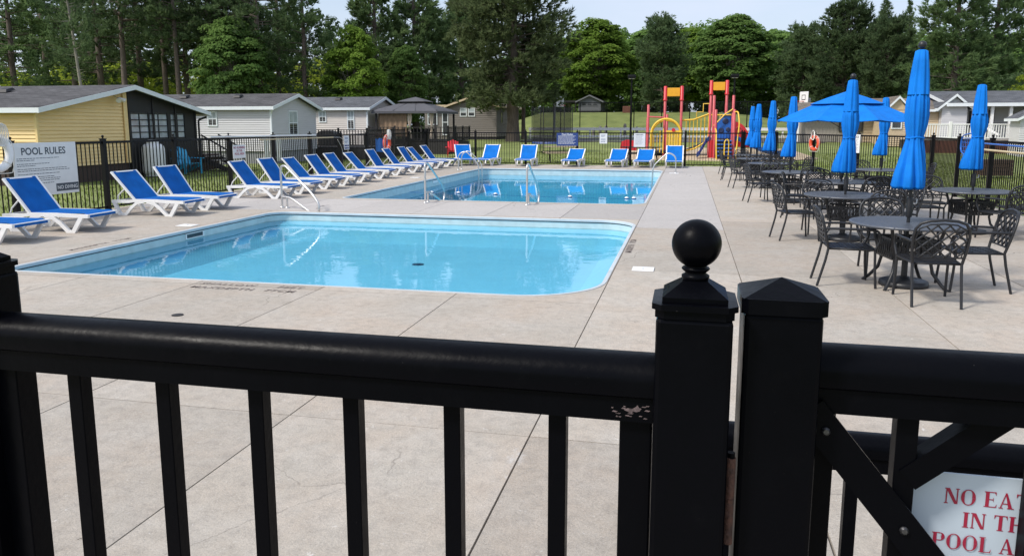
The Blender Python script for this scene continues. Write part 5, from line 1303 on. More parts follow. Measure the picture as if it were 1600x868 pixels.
# wooden stairs with black railing at the porch
st = thing('porch_steps', 'wooden porch steps with black sloping handrail beside the screened porch', 'steps', (-18.9, 28.1, 0), R(0))
for k in range(4): MB().box(0.28 * k, 0.28 * k + .27, -.55, .55, 0.52 - .15 * k, 0.56 - .15 * k).build('tread', 'wood_grey', st)
for s in (-.58, .58):
    MB().bar((0, s, 0.45), (1.2, s, -0.02), 0.04, 0.2).build('stringer', 'wood_dark', st); MB().bar((0, s, 1.40), (1.15, s, 0.80), 0.05, 0.05).build('handrail', 'black_fence', st)
    for k in range(5): MB().box(0.02 + k * .27, 0.05 + k * .27, s - .015, s + .015, 0.40 - .12 * k, 1.37 - .14 * k).build('baluster', 'black_fence', st)
MB().box(-.6, -.02, -.6, .6, 0, 0.62).build('landing', 'wood_brown', st)
tw = thing('blue_towel', 'blue towel hung over a rail behind the loungers', 'towel', (-14.9, 36.6, 0))
vs = []; 
for j in range(9):
    for i in range(9): vs.append((-.38 + .095 * i, .04 * math.sin(i * 1.7) + (.0), 0.45 + .085 * j + .02 * math.sin(i)))
fs = [(j * 9 + i, j * 9 + i + 1, (j + 1) * 9 + i + 1, (j + 1) * 9 + i) for j in range(8) for i in range(8)]
MB().add(vs, fs, True).add([(a, b + .02, c) for a, b, c in vs], [f[::-1] for f in fs], True).build('cloth', 'net_blue', tw)
MB().bar((-.6, .01, 1.15), (.6, .01, 1.15), .04, .04).build('rail', 'wood_dark', tw)
for s in (-.6, .6): MB().box(s - .03, s + .03, -.03, .05, -.05, 1.13).build('leg', 'wood_dark', tw)

def life_ring(loc, rz, m, label, ropes=True, tilt=0.0):
    t = thing('life_ring', label, 'life ring', loc, rz)
    Rm, r_ = 0.27, 0.07
    MB().tube([(0, Rm * math.cos(a), Rm * math.sin(a)) for a in np.linspace(0, 2 * PI, 37)[:-1]], r_, 10, closed=True).build('ring', m, t)
    for a in (45, 135, 225, 315):
        c = R(a); pts = [(r_ * 1.03 * math.cos(b), (Rm + r_ * 1.03 * math.sin(b)) * math.cos(c), (Rm + r_ * 1.03 * math.sin(b)) * math.sin(c)) for b in np.linspace(0, 2 * PI, 13)[:-1]]
        MB().tube(pts, 0.012, 5, closed=True).build('band', 'rope_white', t)
    pts = []
    for k in range(49):
        a = 2 * PI * k / 48; f = abs(math.sin(2 * a + PI / 2)); rr = Rm + r_ + .012 + .05 * (1 - f) ; pts.append((0.02, rr * math.cos(a), rr * math.sin(a) - .06 * (1 - f)))
    MB().tube(pts[:-1], 0.009, 5, closed=True).build('grab_rope', 'rope_white', t)
    mb = MB(); rr = random.Random(len(label))
    for k in range(7): mb.tube([(0.06 + .01 * k, (0.06 + .012 * k) * math.cos(a) + .015 * k - .05, 0.33 + .19 * math.sin(a) * (1 + .1 * rr.random())) for a in np.linspace(0, 2 * PI, 15)[:-1]], 0.009, 5, closed=True)
    mb.build('rope_coil', 'rope_white', t)
    return t
life_ring((-11.93, 29.75, 1.08), 0, 'orange_ring', 'orange life ring with white rope on the left fence')
life_ring((4.55, 30.25, 1.14), PI + R(26.5), 'orange_ring', 'orange life ring with white rope on the right fence').scale = (0.86, 0.86, 0.86)
life_ring((-11.86, 11.32, 1.30), 0, 'white_plastic', 'white life ring with rope coil at the left picture edge')

# ------------------------------------------------------------------ signs on the fences
def sign(name, label, loc, rz, w, h, board, tilt=0.0):
    t = thing(name, label, 'sign', loc, rz)
    b = MB().bbox(-w / 2, w / 2, -0.006, 0.006, 0, h, 0.002).build('board', board, t); return t
def ruled(t, w, rows, ink, x0=None, th=0.007, name='ruled_text', rs=1):
    rr = random.Random(rs)
    for z, f in rows:
        x = -w / 2 + 0.07; end = x + (w - .14) * f
        mb = MB()
        while x < end:
            L_ = rr.uniform(.03, .09); mb.box(x, min(end, x + L_), -0.0075, -0.0065, z - th / 2, z + th / 2); x += L_ + .013
        o = mb.build('text_line', ink, t); o['kind'] = 'stuff'
pr = sign('pool_rules_sign', 'large white POOL RULES board on the left fence', (-11.93, 12.47, 0.47), PI / 2, 1.5, 1.0, 'sign_white')
def lettering(t, txt, size, x, z, ink, bold=0.02, align='LEFT', out=0.0075):
    o = obj('lettering', text_mesh(txt, size, bold, 0.0006, align), ink, t); o.location = (x, -out, z); o.rotation_euler = (R(90), 0, 0); return o
lettering(pr, 'POOL RULES', 0.185, -0.57, 0.78, 'ink_dark', 0.022)
ruled(pr, 1.5, [(0.71, .72), (0.675, .3), (0.61, .55), (0.575, .3), (0.515, .85), (0.48, .9), (0.42, .72), (0.36, .62), (0.325, .72), (0.29, .7), (0.24, .6), (0.18, .4), (0.12, .35)], 'ink_dark', th=0.011)
MB().box(0.18, 0.74, -0.0085, -0.0062, 0.055, 0.205).build('banner', 'ink_dark', pr)
lettering(pr, 'NO DIVING', 0.098, 0.46, 0.095, 'sign_white', 0.012, 'CENTER', out=0.0092)
s2 = sign('fence_notice', 'small white notice with red lines beside the lounger row', (-11.93, 19.03, 0.9), PI / 2, 0.6, 0.36, 'sign_white')
lettering(s2, 'NO RUNNING\nIN THE\nPOOL AREA', 0.085, 0, 0.26, 'ink_red', 0.015, 'CENTER')
s3 = sign('fence_notice', 'narrow white and blue notice on the left fence above loungers', (-11.93, 25.9, 0.92), PI / 2, 0.42, 0.5, 'sign_white')
ruled(s3, 0.42, [(0.42, .9), (0.38, .8), (0.3, .9), (0.26, .6)], 'ink_blue', th=0.02, rs=3); MB().box(-.18, .18, -.0085, -.0062, .12, .17).build('banner', 'ink_blue', s3); MB().box(-.18, .18, -.0085, -.0062, .03, .08).build('banner', 'ink_blue', s3)
s4 = sign('fence_notice', 'dark blue notice with white title on the far fence', (-5.3, 34.86, 0.86), 0, 0.98, 0.58, 'ink_blue')
lettering(s4, 'Pool Rules', 0.12, 0, 0.475, 'sign_white', 0.015, 'CENTER'); ruled(s4, 0.98, [(0.44 - .05 * k, .95 - .07 * (k % 3)) for k in range(8)], 'sign_white', th=0.016, rs=5)
s5 = sign('fence_notice', 'small white and blue notice in the middle of the far fence', (-3.67, 34.86, 0.97), 0, 0.34, 0.45, 'sign_white')
ruled(s5, 0.34, [(0.37, .95), (0.32, .7), (0.2, .95), (0.15, .95), (0.08, .9)], 'ink_blue', th=0.022, rs=7)
s6 = sign('fence_notice', 'tall white printed notice beside the playground arch on far fence', (-2.07, 34.86, 0.83), 0, 0.5, 0.6, 'sign_white')
ruled(s6, 0.5, [(0.54, .95)] , 'ink_dark', th=0.03, rs=8); ruled(s6, 0.5, [(0.48 - .045 * k, .95 - .1 * (k % 3)) for k in range(9)], 'ink_dark', th=0.009, rs=9)
s7 = sign('fence_notice', 'narrow white printed notice on the right fence behind tables', (5.55, 28.3, 0.86), R(-63), 0.5, 0.62, 'sign_white')
lettering(s7, 'NOTICE', 0.1, 0, 0.5, 'ink_dark', 0.02, 'CENTER'); ruled(s7, 0.5, [(0.45 - .045 * k, .95 - .1 * (k % 2)) for k in range(9)], 'ink_dark', th=0.012, rs=10)

# pool poles resting on the fences
def pole(name, pts, r, m, label): return tag(MB().tube(pts, r, 8).build(name, m), label, 'pole')
pole('pool_pole', [(-11.9, 17.7, 1.49), (-11.9, 23.5, 1.46)], 0.022, 'pole_alu', 'pale aluminium pool pole resting along the left fence')
rs_ = thing('rescue_pole', 'tan rescue pole with wire hook along the left fence', 'pole')
MB().tube([(-11.86, 20.0, 1.385), (-11.86, 24.7, 1.375)], 0.018, 8).build('shaft', 'pole_tan', rs_)
MB().tube(bend([(-11.86, 24.7, 1.375), (-11.86, 25.3, 1.37), (-11.80, 25.75, 1.05), (-11.80, 25.7, 0.75), (-11.82, 25.35, 0.72), (-11.83, 25.3, 1.0), (-11.85, 25.0, 1.3)], .15), 0.008, 6).build('hook', 'steel', rs_)
sn = thing('leaf_net', 'blue leaf net on a long pole hung on the right fence', 'net')
MB().tube([(6.30, 18.9, 1.40), (6.30, 13.5, 1.36)], 0.018, 8).build('shaft', 'toy_blue', sn)
MB().tube(bend([(6.30, 18.9, 1.40), (6.27, 19.4, 1.62), (6.27, 20.1, 1.55), (6.27, 20.15, 1.2), (6.27, 19.6, 1.05), (6.30, 18.95, 1.38)], .2), 0.016, 7).build('hoop', 'toy_blue', sn)
mb = MB()
for k in range(9):
    y = 19.1 + k * .12; mb.bar((6.27, y, 1.52 - .02 * abs(k - 4)), (6.29, y + .03, 1.02 + .03 * abs(k - 4)), 0.012, 0.006)
for k in range(5): mb.bar((6.275, 19.1, 1.1 + k * .1), (6.275, 20.1, 1.1 + k * .1), 0.006, 0.012)
o = mb.build('netting', 'net_blue', sn); o['kind'] = 'stuff'
pole('pool_pole', [(6.27, 18.7, 1.27), (6.27, 13.4, 1.24)], 0.022, 'pole_tan', 'tan wooden pool pole resting along the right fence')
pl = thing('planter_box', 'dark brown planter box on the lawn behind the right fence', 'planter', (10.5, 30.2, 0), R(15))
for z in (0.05, 0.19, 0.33, 0.47): MB().box(-.5, .5, -.3, .3, z, z + .13).build('plank', 'wood_brown', pl)

# ------------------------------------------------------------------ playground
pd = [(-2.9, 41.2), (3.9, 40.6), (6.8, 43.5), (6.0, 49.5), (-1.0, 50), (-4.4, 46.5)]
me = bpy.data.meshes.new('sand_pad'); me.from_pydata([(x, y, ground_z(x, y) - .028 + (.05 if y > 45 else 0)) for x, y in pd], [], [tuple(range(6))]); me.update()
tag(obj('sand_pad', me, 'sand'), kind='structure')
pg = thing('playground_climber', 'red, yellow and blue playground climber with slides and ramp', 'playground')
def ppost(x, y, zt, m='post_red', r=0.072, z0=-0.05): return MB().lathe([(r, z0), (r, zt - .02), (r * .6, zt)], 12, (x, y)).build('post', m, pg)
def sleeve(x, y, z0, z1):
    MB().lathe([(0.115, z0), (0.115, z0 + .07), (0.092, z0 + .09), (0.092, z1 - .03), (0.06, z1)], 12, (x, y)).build('sleeve', 'toy_red', pg)
for x0_, x1_, zt, zs_ in ((-1.27, -0.38, 3.9, 3.12), (1.17, 2.0, 4.18, 3.42)):
    for x in (x0_, x1_): ppost(x, 44.0, zt - .1); sleeve(x, 44.0, zs_, zt)
    MB().bbox(x0_ + .1, x1_ - .1, 43.95, 44.05, zs_ + .22, zt - .1, 0.02).build('roof_panel', 'panel_amber', pg)
ppost(-2.2, 44.6, 2.92); ppost(-2.3, 46.0, 2.2); ppost(-1.2, 46.2, 2.4); ppost(-0.4, 46.2, 2.4)
ppost(1.17, 45.3, 3.0); ppost(2.05, 45.3, 3.0); ppost(1.32, 43.2, 3.35); ppost(2.32, 43.2, 3.35); ppost(1.42, 42.6, 2.6); ppost(2.36, 42.6, 2.6)
MB().tube([(-2.2, 44.6, 2.25), (-1.27, 44.0, 2.2)], 0.04, 8).build('cross_tube', 'post_red', pg)
# yellow arch with slatted half
arc = [(-1.17 + .80 * math.cos(R(a)), 43.7, 1.30 + .82 * math.sin(R(a))) for a in range(0, 181, 12)]
MB().tube([(-0.37, 43.7, 0.35)] + arc + [(-1.97, 43.7, 0.2)], 0.06, 8).build('arch', 'toy_yellow', pg)
arc2 = [(-1.17 + .80 * math.cos(R(a)), 44.5, 1.25 + .80 * math.sin(R(a))) for a in range(0, 181, 12)]
MB().tube([(-0.37, 44.5, 0.35)] + arc2 + [(-1.97, 44.5, 0.2)], 0.06, 8).build('arch', 'toy_yellow', pg)
for k in range(7): MB().box(-1.13 + k * .105, -1.05 + k * .105, 43.80, 43.83, 0.40, 1.5).build('panel_slat', 'toy_yellow', pg)
MB().box(-1.15, -0.40, 43.77, 43.80, 1.40, 1.50).build('panel_rail', 'toy_yellow', pg); MB().lathe([(0.10, -.02), (0.10, .02)], 16).build('badge', 'toy_red', pg)
o = [c for c in C.objects if c.name.startswith('badge')][-1]; o.location = (-.77, 43.755, 1.52); o.rotation_euler = (R(90), 0, 0)
for k in range(4): MB().box(-1.85 + k * .17, -1.80 + k * .17, 43.7, 43.74, 0.25, 1.25 + .12 * k).build('arch_bar', 'toy_yellow', pg)
MB().box(-2.2, -0.4, 43.9, 46.1, 0.28, 0.38).build('platform', 'toy_navy', pg)
# ramp bridge
for y in (44.1, 45.0):
    MB().tube([(-0.33, y, 2.05), (0.3, y, 2.08), (1.2, y, 2.42)], 0.046, 8).build('bridge_rail', 'toy_yellow', pg)
    MB().tube([(-0.33, y, 0.33), (0.4, y, 0.5), (1.2, y, 1.02)], 0.046, 8).build('bridge_rail', 'toy_yellow', pg)
    for k in range(7):
        x = -0.1 + k * .2; MB().tube([(x, y, 0.42 + .5 * S((x + .2) / 1.4)), (x, y, 2.05 + .33 * S((x + .1) / 1.3))], 0.022, 6).build('bridge_bar', 'toy_yellow', pg)
MB().add([(-.35, 44.15, .33), (1.2, 44.15, 1.0), (1.2, 44.95, 1.0), (-.35, 44.95, .33), (-.35, 44.15, .27), (1.2, 44.15, .94), (1.2, 44.95, .94), (-.35, 44.95, .27)], [(0, 1, 2, 3), (7, 6, 5, 4), (0, 4, 5, 1), (1, 5, 6, 2), (2, 6, 7, 3), (3, 7, 4, 0)]).build('bridge_deck', 'toy_navy', pg)
MB().tube([(0.45, 44.6, 2.1), (0.45, 44.6, 2.5), (0.8, 44.6, 2.5), (0.8, 44.6, 2.95), (1.15, 44.6, 2.95)], 0.03, 6).build('ladder_bar', 'toy_yellow', pg)
# right tower
MB().box(1.2, 2.35, 43.2, 45.3, 1.02, 1.10).build('platform', 'toy_navy', pg)
for k in range(5): MB().box(1.48, 2.30, 42.55 - .16 * (4 - k) + .0, 42.75 - .16 * (4 - k), 0.18 + .19 * k, 0.23 + .19 * k).build('step', 'toy_blue', pg)
for k in range(5): MB().box(1.50, 2.28, 42.76 - .16 * (4 - k), 42.78 - .16 * (4 - k), 0.05 + .19 * k, 0.178 + .19 * k).build('riser', 'toy_navy', pg)
MB().prism([(1.42, 1.10), (2.3, 1.10), (2.3, 2.2), (2.05, 2.42), (1.8, 2.38), (1.55, 2.0), (1.42, 1.7)], 43.30, 43.36, 'y').build('climb_panel', 'toy_blue', pg)
for x_, z_, r_ in ((1.95, 2.0, .16), (1.75, 1.5, .14), (2.1, 1.55, .12)):
    o = MB().lathe([(r_, -.03), (r_, .01), (r_ * .7, .02)], 14).build('bubble', 'toy_navy', pg); o.location = (x_, 43.28, z_); o.rotation_euler = (R(90), 0, 0)
MB().tube([(1.35, 43.1, 1.75), (1.9, 43.1, 2.35), (2.3, 43.1, 2.62)], 0.035, 8).build('hand_rail', 'toy_yellow', pg)
MB().tube(bend([(2.36, 42.6, 2.45), (2.52, 42.3, 2.5), (2.6, 42.0, 1.9), (2.45, 41.75, 0.0)], .25), 0.035, 8).build('hand_rail', 'toy_yellow', pg)
MB().tube(bend([(1.88, 41.7, 0.0), (1.88, 41.7, 0.95), (2.0, 41.7, 1.08), (2.1, 41.7, 0.95), (2.1, 41.7, 0.0)], .08), 0.032, 8).build('hand_rail', 'toy_yellow', pg)
MB().tube(bend([(1.42, 42.55, 1.6), (1.46, 42.2, 1.5), (1.46, 41.8, 0.9), (1.5, 41.7, 0.0)], .2), 0.035, 8).build('hand_rail', 'toy_yellow', pg)
MB().tube([(1.2, 43.25, 2.32), (2.3, 43.25, 2.32)], 0.035, 8).build('guard_bar', 'toy_yellow', pg)
for k in range(5): MB().tube([(1.35 + k * .2, 45.25, 1.1), (1.35 + k * .2, 45.25, 2.3)], 0.022, 6).build('guard_bar', 'toy_yellow', pg)
# red spiral drum and blue slides
o = MB().prism([(2.38 + .98 * math.cos(R(a)) * 1.0, 0.75 + 1.25 * math.sin(R(a))) for a in range(-8, 96, 8)] + [(2.38, 0.6)], 44.4, 44.48, 'y').build('red_panel', 'toy_red', pg)
for x_, z_, r_ in ((2.72, 1.55, .14), (3.05, 1.15, .12), (2.75, 0.95, .10)):
    q = MB().tube([(r_ * math.cos(a), 0, r_ * math.sin(a)) for a in np.linspace(0, 2 * PI, 17)[:-1]], 0.02, 6, closed=True).build('ring', 'post_red', pg); q.location = (x_, 44.37, z_)
def chute(pts, w, m):
    vs = []; 
    for p in pts:
        for u, v in ((-w / 2, .22), (-w / 2 + .04, .0), (w / 2 - .04, .0), (w / 2, .22)): vs.append((p[0], p[1] + u, p[2] + v))
    fs = [(i * 4 + j, i * 4 + j + 1, (i + 1) * 4 + j + 1, (i + 1) * 4 + j) for i in range(len(pts) - 1) for j in range(3)]
    mb = MB().add(vs, fs, True); mb.add([(a, b, c - .03) for a, b, c in vs], [f[::-1] for f in fs], True); return mb.build('slide', m, pg)
chute([(2.4, 43.8, 1.0), (2.7, 43.7, 0.95), (3.2, 43.6, 0.7), (3.8, 43.5, 0.42), (4.5, 43.4, 0.22), (4.9, 43.4, 0.2)], 0.5, 'toy_blue')
chute([(1.15, 43.2, 1.0), (0.98, 43.0, 0.85), (0.78, 42.7, 0.5), (0.62, 42.5, 0.2), (0.5, 42.3, 0.12)], 0.5, 'toy_blue')
o = MB().prism([(1.05, -.05), (1.45, -.05), (1.45, 1.0), (1.2, 1.0)], 42.75, 42.85, 'y').build('side_panel', 'toy_red', pg)

def picnic(loc, rz, label, m='wood_tan', legm='wood_dark'):
    t = thing('picnic_table', label, 'picnic table', loc, rz)
    for k in range(5): MB().box(-.9, .9, -.36 + k * .145, -.23 + k * .145, 0.71, 0.75).build('top_plank', m, t)
    for s in (-1, 1):
        for k in range(2): a = sorted((s * (.62 + k * .14), s * (.75 + k * .14))); MB().box(-.9, .9, a[0], a[1], 0.42, 0.46).build('seat_plank', m, t)
    for x in (-.65, .65):
        MB().bar((x, -.2, .71), (x, -.75, 0), .09, .04, (1, 0, 0)).build('leg', legm, t); MB().bar((x + .05, .2, .71), (x + .05, .75, 0), .09, .04, (1, 0, 0)).build('leg', legm, t)
        MB().box(x - .06, x - .02, -.88, .88, .36, .418).build('cross_beam', legm, t)
picnic((-6.05, 38.2, 0), R(15), 'weathered picnic table on the lawn behind the blue notice')
picnic((-2.2, 38.0, 0), R(-8), 'dark picnic table on the lawn behind the far fence notices', 'wood_dark')
rt = thing('spring_rider', 'red plastic spring toy on the lawn near the playground', 'toy', (-2.95, 40.2, 0))
MB().prism([(-.42, .55), (-.35, .95), (-.1, 1.05), (.3, 1.0), (.45, .7), (.4, .5)], -.16, .16, 'y').build('body', 'toy_red', rt)
MB().tube([(.09 * math.cos(a * 1.0), .09 * math.sin(a), .01 + a * .0135) for a in np.linspace(0, 12 * PI, 80)], 0.018, 5).build('spring', 'toy_navy', rt)

# lamp posts, basketball hoops, trampoline, court fence
def lamp(x, y, zt, label):
    g = ground_z(x, y) - .05; t = thing('lamp_post', label, 'lamp post', (x, y, g), 0, 'black court lamp posts')
    MB().tube([(0, 0, 0), (0, 0, zt - g - .12)], [0.07, 0.05], 8).build('pole', 'black_fence', t)
    MB().bbox(-.24, .24, -.3, .3, zt - g - .13, zt - g + .08, 0.04).build('lamp_head', 'black_fence', t); MB().box(-.18, .18, -.24, .24, zt - g - .15, zt - g - .131).build('lens', 'glass_pale', t)
lamp(-3.55, 50, 4.8, 'black lamp post left of the playground towers'); lamp(2.72, 50.5, 4.8, 'black lamp post behind the right playground tower')
def hoop(x, y, z, label, hand=1):
    g = ground_z(x, y) - .05; t = thing('basketball_hoop', label, 'basketball hoop', (x, y, g), R(hand))
    MB().bar((0, .6, 0), (0, .5, z - g), .12, .12).build('pole', 'grey_plastic', t); MB().bar((0, .5, z - g - .1), (0, .03, z - g - .05), .08, .08).build('arm', 'grey_plastic', t)
    MB().bbox(-.46, .46, -.03, .03, z - g - .35, z - g + .45, 0.03).build('backboard', 'white_plastic', t)
    mb = MB()
    for q in ((-.2, .2, -.05, 0), (-.2, .2, .28, .32), (-.2, -.16, 0, .28), (.16, .2, 0, .28)): mb.box(q[0], q[1], -.036, -.031, z - g - .1 + q[2], z - g - .1 + q[3])
    mb.build('target_square', 'porch_black', t)
    MB().tube([(.22 * math.cos(a), -.28 + .22 * math.sin(a), z - g - .25) for a in np.linspace(0, 2 * PI, 17)[:-1]], .016, 6, closed=True).build('rim', 'orange_ring', t)
hoop(-9.9, 61, 3.55, 'white basketball backboard left of the grassy hill', 60); hoop(8.25, 61, 3.75, 'white basketball backboard left of the open umbrella', -58)
tp = thing('trampoline', 'round trampoline with tall black safety net beside the pine', 'trampoline', (-8.0, 46.5, 0.05))
MB().tube([(1.15 * math.cos(a), 1.15 * math.sin(a), .72) for a in np.linspace(0, 2 * PI, 25)[:-1]], .05, 8, closed=True).build('frame', 'net_black', tp)
MB().lathe([(1.1, .70), (1.1, .715)], 24).build('bed', 'net_black', tp)
MB().lathe([(1.2, .62), (1.2, .74), (.95, .75)], 24).build('pad', 'ink_blue', tp)
for k in range(6):
    a = 2 * PI * (k + .25) / 6; p = MB().tube([(1.22 * math.cos(a), 1.22 * math.sin(a), 0), (1.22 * math.cos(a), 1.22 * math.sin(a), 2.85)], .028, 6).build('pole', 'net_black', tp)
n = 24; vs = [(1.17 * math.cos(2 * PI * i / n), 1.17 * math.sin(2 * PI * i / n), z) for z in (.75, 2.8) for i in range(n)]
MB().add(vs, [(i, (i + 1) % n, n + (i + 1) % n, n + i) for i in range(n)], True).build('net', 'tramp_mesh', tp)
cf = thing('court_fence', 'tall black chain link fence in front of the grassy hill', 'fence')
pts = [(-10.9, 64), (9.0, 64)]
for k in range(10):
    x = -10.9 + k * 2.2; MB().tube([(x, 64, ground_z(x, 64) - .1), (x, 64, 3.6)], .04, 6).build('post', 'black_fence', cf)
    if k < 9:
        MB().tube([(x, 64, 3.58), (x + 2.2, 64, 3.58)], .028, 6).build('top_rail', 'black_fence', cf)
        MB().add([(x, 64, .8), (x + 2.2, 64, .8), (x + 2.2, 64, 3.57), (x, 64, 3.57)], [(0, 1, 2, 3)]).build('mesh_panel', 'chain_mesh', cf)
wf = thing('white_rail_fence', 'low white two-rail board fence below the grassy hill', 'fence')
for z, h in ((1.47, .22), (.90, .16)): MB().box(-12.6, 9.5, 62, 62.05, z - h / 2, z + h / 2).build('rail', 'white_paint', wf)
for k in range(10): x = -12.5 + k * 2.44; MB().box(x - .06, x + .06, 62.052, 62.17, ground_z(x, 62) - .1, 1.46).build('post', 'white_paint', wf)
me = bpy.data.meshes.new('court'); xs_ = np.linspace(-12, 9, 9); ys_ = (55, 60, 63.5)
me.from_pydata([(x, y, ground_z(x, y) - .01) for y in ys_ for x in xs_], [], [(j * 9 + i, j * 9 + i + 1, (j + 1) * 9 + i + 1, (j + 1) * 9 + i) for j in range(2) for i in range(8)]); me.update()
tag(obj('path', me, 'asphalt'), kind='structure')
for k, (x, h) in enumerate(((-7.85, .75), (-7.3, .85), (-6.8, .9), (-5.2, 1.05), (-4.2, .8))):
    g = ground_z(x, 66.5); t = tag(MB().lathe([(.13, g - .1), (.14, g + .2), (.12, g + h * .6), (.14, g + h * .75), (.13, g + h), (.05, g + h + .1)], 10, (x, 66.5)).build('stump_post', 'wood_grey'), f'grey weathered stump post on the hill foot, {ORD[k]} from left', 'post', 'stump posts on the hill')

# ------------------------------------------------------------------ trees
def rotm(d_):
    """orthonormal frames for directions d_ (n,3)"""
    d_ = d_ / np.linalg.norm(d_, axis=1, keepdims=True)
    a = np.where(np.abs(d_[:, 2:3]) > 0.9, np.array([[1., 0, 0]]), np.array([[0, 0, 1.]]))
    s_ = np.cross(d_, a); s_ /= np.linalg.norm(s_, axis=1, keepdims=True)
    return d_, s_, np.cross(s_, d_)
def tufts(rng, P, D, length, width, k, spread):
    """k narrow blades around each direction: triangles"""
    n = len(P); D, A, B = rotm(D)
    P = np.repeat(P, k, 0); D = np.repeat(D, k, 0); A = np.repeat(A, k, 0); B = np.repeat(B, k, 0)
    th = rng.uniform(0, 2 * PI, n * k)[:, None]; sp = rng.uniform(0.15, 1, n * k)[:, None] * spread
    dirs = D + (A * np.cos(th) + B * np.sin(th)) * sp; dirs /= np.linalg.norm(dirs, axis=1, keepdims=True)
    L_ = length * rng.uniform(.6, 1.25, n * k)[:, None]
    side = np.cross(dirs, rng.normal(size=dirs.shape)); side /= np.linalg.norm(side, axis=1, keepdims=True) + 1e-9
    w = width * rng.uniform(.7, 1.3, n * k)[:, None]
    V = np.stack([P - side * w * .5, P + side * w * .5, P + dirs * L_], 1).reshape(-1, 3)
    return V, np.arange(len(V)).reshape(-1, 3)
def leafquads(rng, P, N_, size):
    D, A, B = rotm(N_); n = len(P); th = rng.uniform(0, 2 * PI, n)[:, None]
    U = A * np.cos(th) + B * np.sin(th); W = np.cross(D, U); s_ = size * rng.uniform(.6, 1.3, n)[:, None]
    V = np.stack([P - U * s_ * .5, P + W * s_ * .36 + D * s_ * .08, P + U * s_ * .55 - D * s_ * .12, P - W * s_ * .36 + D * s_ * .08], 1).reshape(-1, 3)
    return V, np.arange(len(V)).reshape(-1, 4)
def trunk_mb(rng, h, r0, bend_=0.02, n=9, seg=12, r1=0.03):
    pts = []; x = y = 0.0
    for i in range(seg + 1):
        t = i / seg; pts.append((x, y, h * t - .15)); x += rng.normal() * bend_ * h / seg; y += rng.normal() * bend_ * h / seg
    rs = [r0 * (1.25 if i == 0 else 1) * (1 - i / seg) ** .8 + r1 for i in range(seg + 1)]
    mb = MB().tube(pts, rs, n); return mb, pts
def trunk_at(pts, h, z):
    t = max(0, min(.9999, z / h)) * (len(pts) - 1); i = int(t); f = t - i
    return np.array(pts[i]) * (1 - f) + np.array(pts[i + 1]) * f
def pine_proto(seed, h, base, rad, nb, style, m, r0=0.22, tuft_len=0.34, tuft_w=0.035, k=7, per=16, dead=12, shape=0.8, bark='bark_pine', droop=0.0, upturn=0.25, clump=5):
    rng = np.random.default_rng(seed); mb, pts = trunk_mb(rng, h, r0)
    T = []; Dv = []
    for b in range(nb):
        f = (b + rng.uniform(0, .9)) / nb; z = base + (h - base) * f ** 0.95
        if style == 'layered': z = base + (h - base) * (round(f * nb / 5) / (nb / 5)) + rng.normal() * .12
        prof = (1 - f) ** shape * (0.35 + 0.65 * min(1, f * 4 + .35)) if style != 'round' else math.sqrt(max(0.02, 1 - (2 * max(.12, f) * 0.93 - .9) ** 2)) * (1 - .25 * f)
        L_ = max(.35, rad * prof * rng.uniform(.65, 1.15)); a = rng.uniform(0, 2 * PI)
        p0 = trunk_at(pts, h, min(z, h * .985)); el = upturn + .5 * f - droop * (1 - f) + rng.normal() * .08
        dirv = np.array([math.cos(a) * math.cos(el), math.sin(a) * math.cos(el), math.sin(el)])
        mid = p0 + dirv * L_ * .55 + np.array([0, 0, -.04 * L_]); end = p0 + dirv * L_ + np.array([0, 0, .05 * L_])
        mb.tube([p0, mid, end], [max(.012, .018 * L_ + .01), .014, .006], 4)
        n = max(5, int(per * L_ / rad * 1.6)); u = rng.uniform(.22, 1.02, n) ** .75
        side = np.cross(dirv, [0, 0, 1.]); side /= np.linalg.norm(side) + 1e-9
        q = np.where(u[:, None] < .55, p0 + (mid - p0) * (u[:, None] / .55), mid + (end - mid) * ((u[:, None] - .55) / .45))
        off = rng.normal(size=n) * .24 * L_ * (1.1 - .5 * u) * (1 if style != 'layered' else 1.25)
        q = q + side * off[:, None] + np.array([0, 0, 1]) * (rng.normal(size=n) * (.05 if style == 'layered' else .12) * L_ ** .5)[:, None]
        dv = dirv[None, :] * .7 + side * np.sign(off)[:, None] * .55 + np.array([0, 0, .45]) + rng.normal(size=(n, 3)) * .2
        if clump > 1:
            idx = np.arange(n) // clump * clump; q = q[idx] + rng.normal(size=(n, 3)) * .13; dv = dv[idx] + rng.normal(size=(n, 3)) * .22
        T.append(q); Dv.append(dv)
    for q in range(dead):
        z = rng.uniform(base * .25, base * 1.05); p0 = trunk_at(pts, h, z); a = rng.uniform(0, 2 * PI); L_ = rng.uniform(.5, 1.6)
        e = p0 + np.array([math.cos(a) * L_, math.sin(a) * L_, rng.uniform(-.25, .2)]); mb.tube([p0, (p0 + e) / 2 + [0, 0, .05], e], [.022, .015, .006], 4)
    P = np.concatenate(T); Dn = np.concatenate(Dv); V, Fq = tufts(rng, P, Dn, tuft_len, tuft_w * 1.7, k, .85)
    return mb.mesh('trunk'), np_mesh('crown', V, Fq), bark, m, h
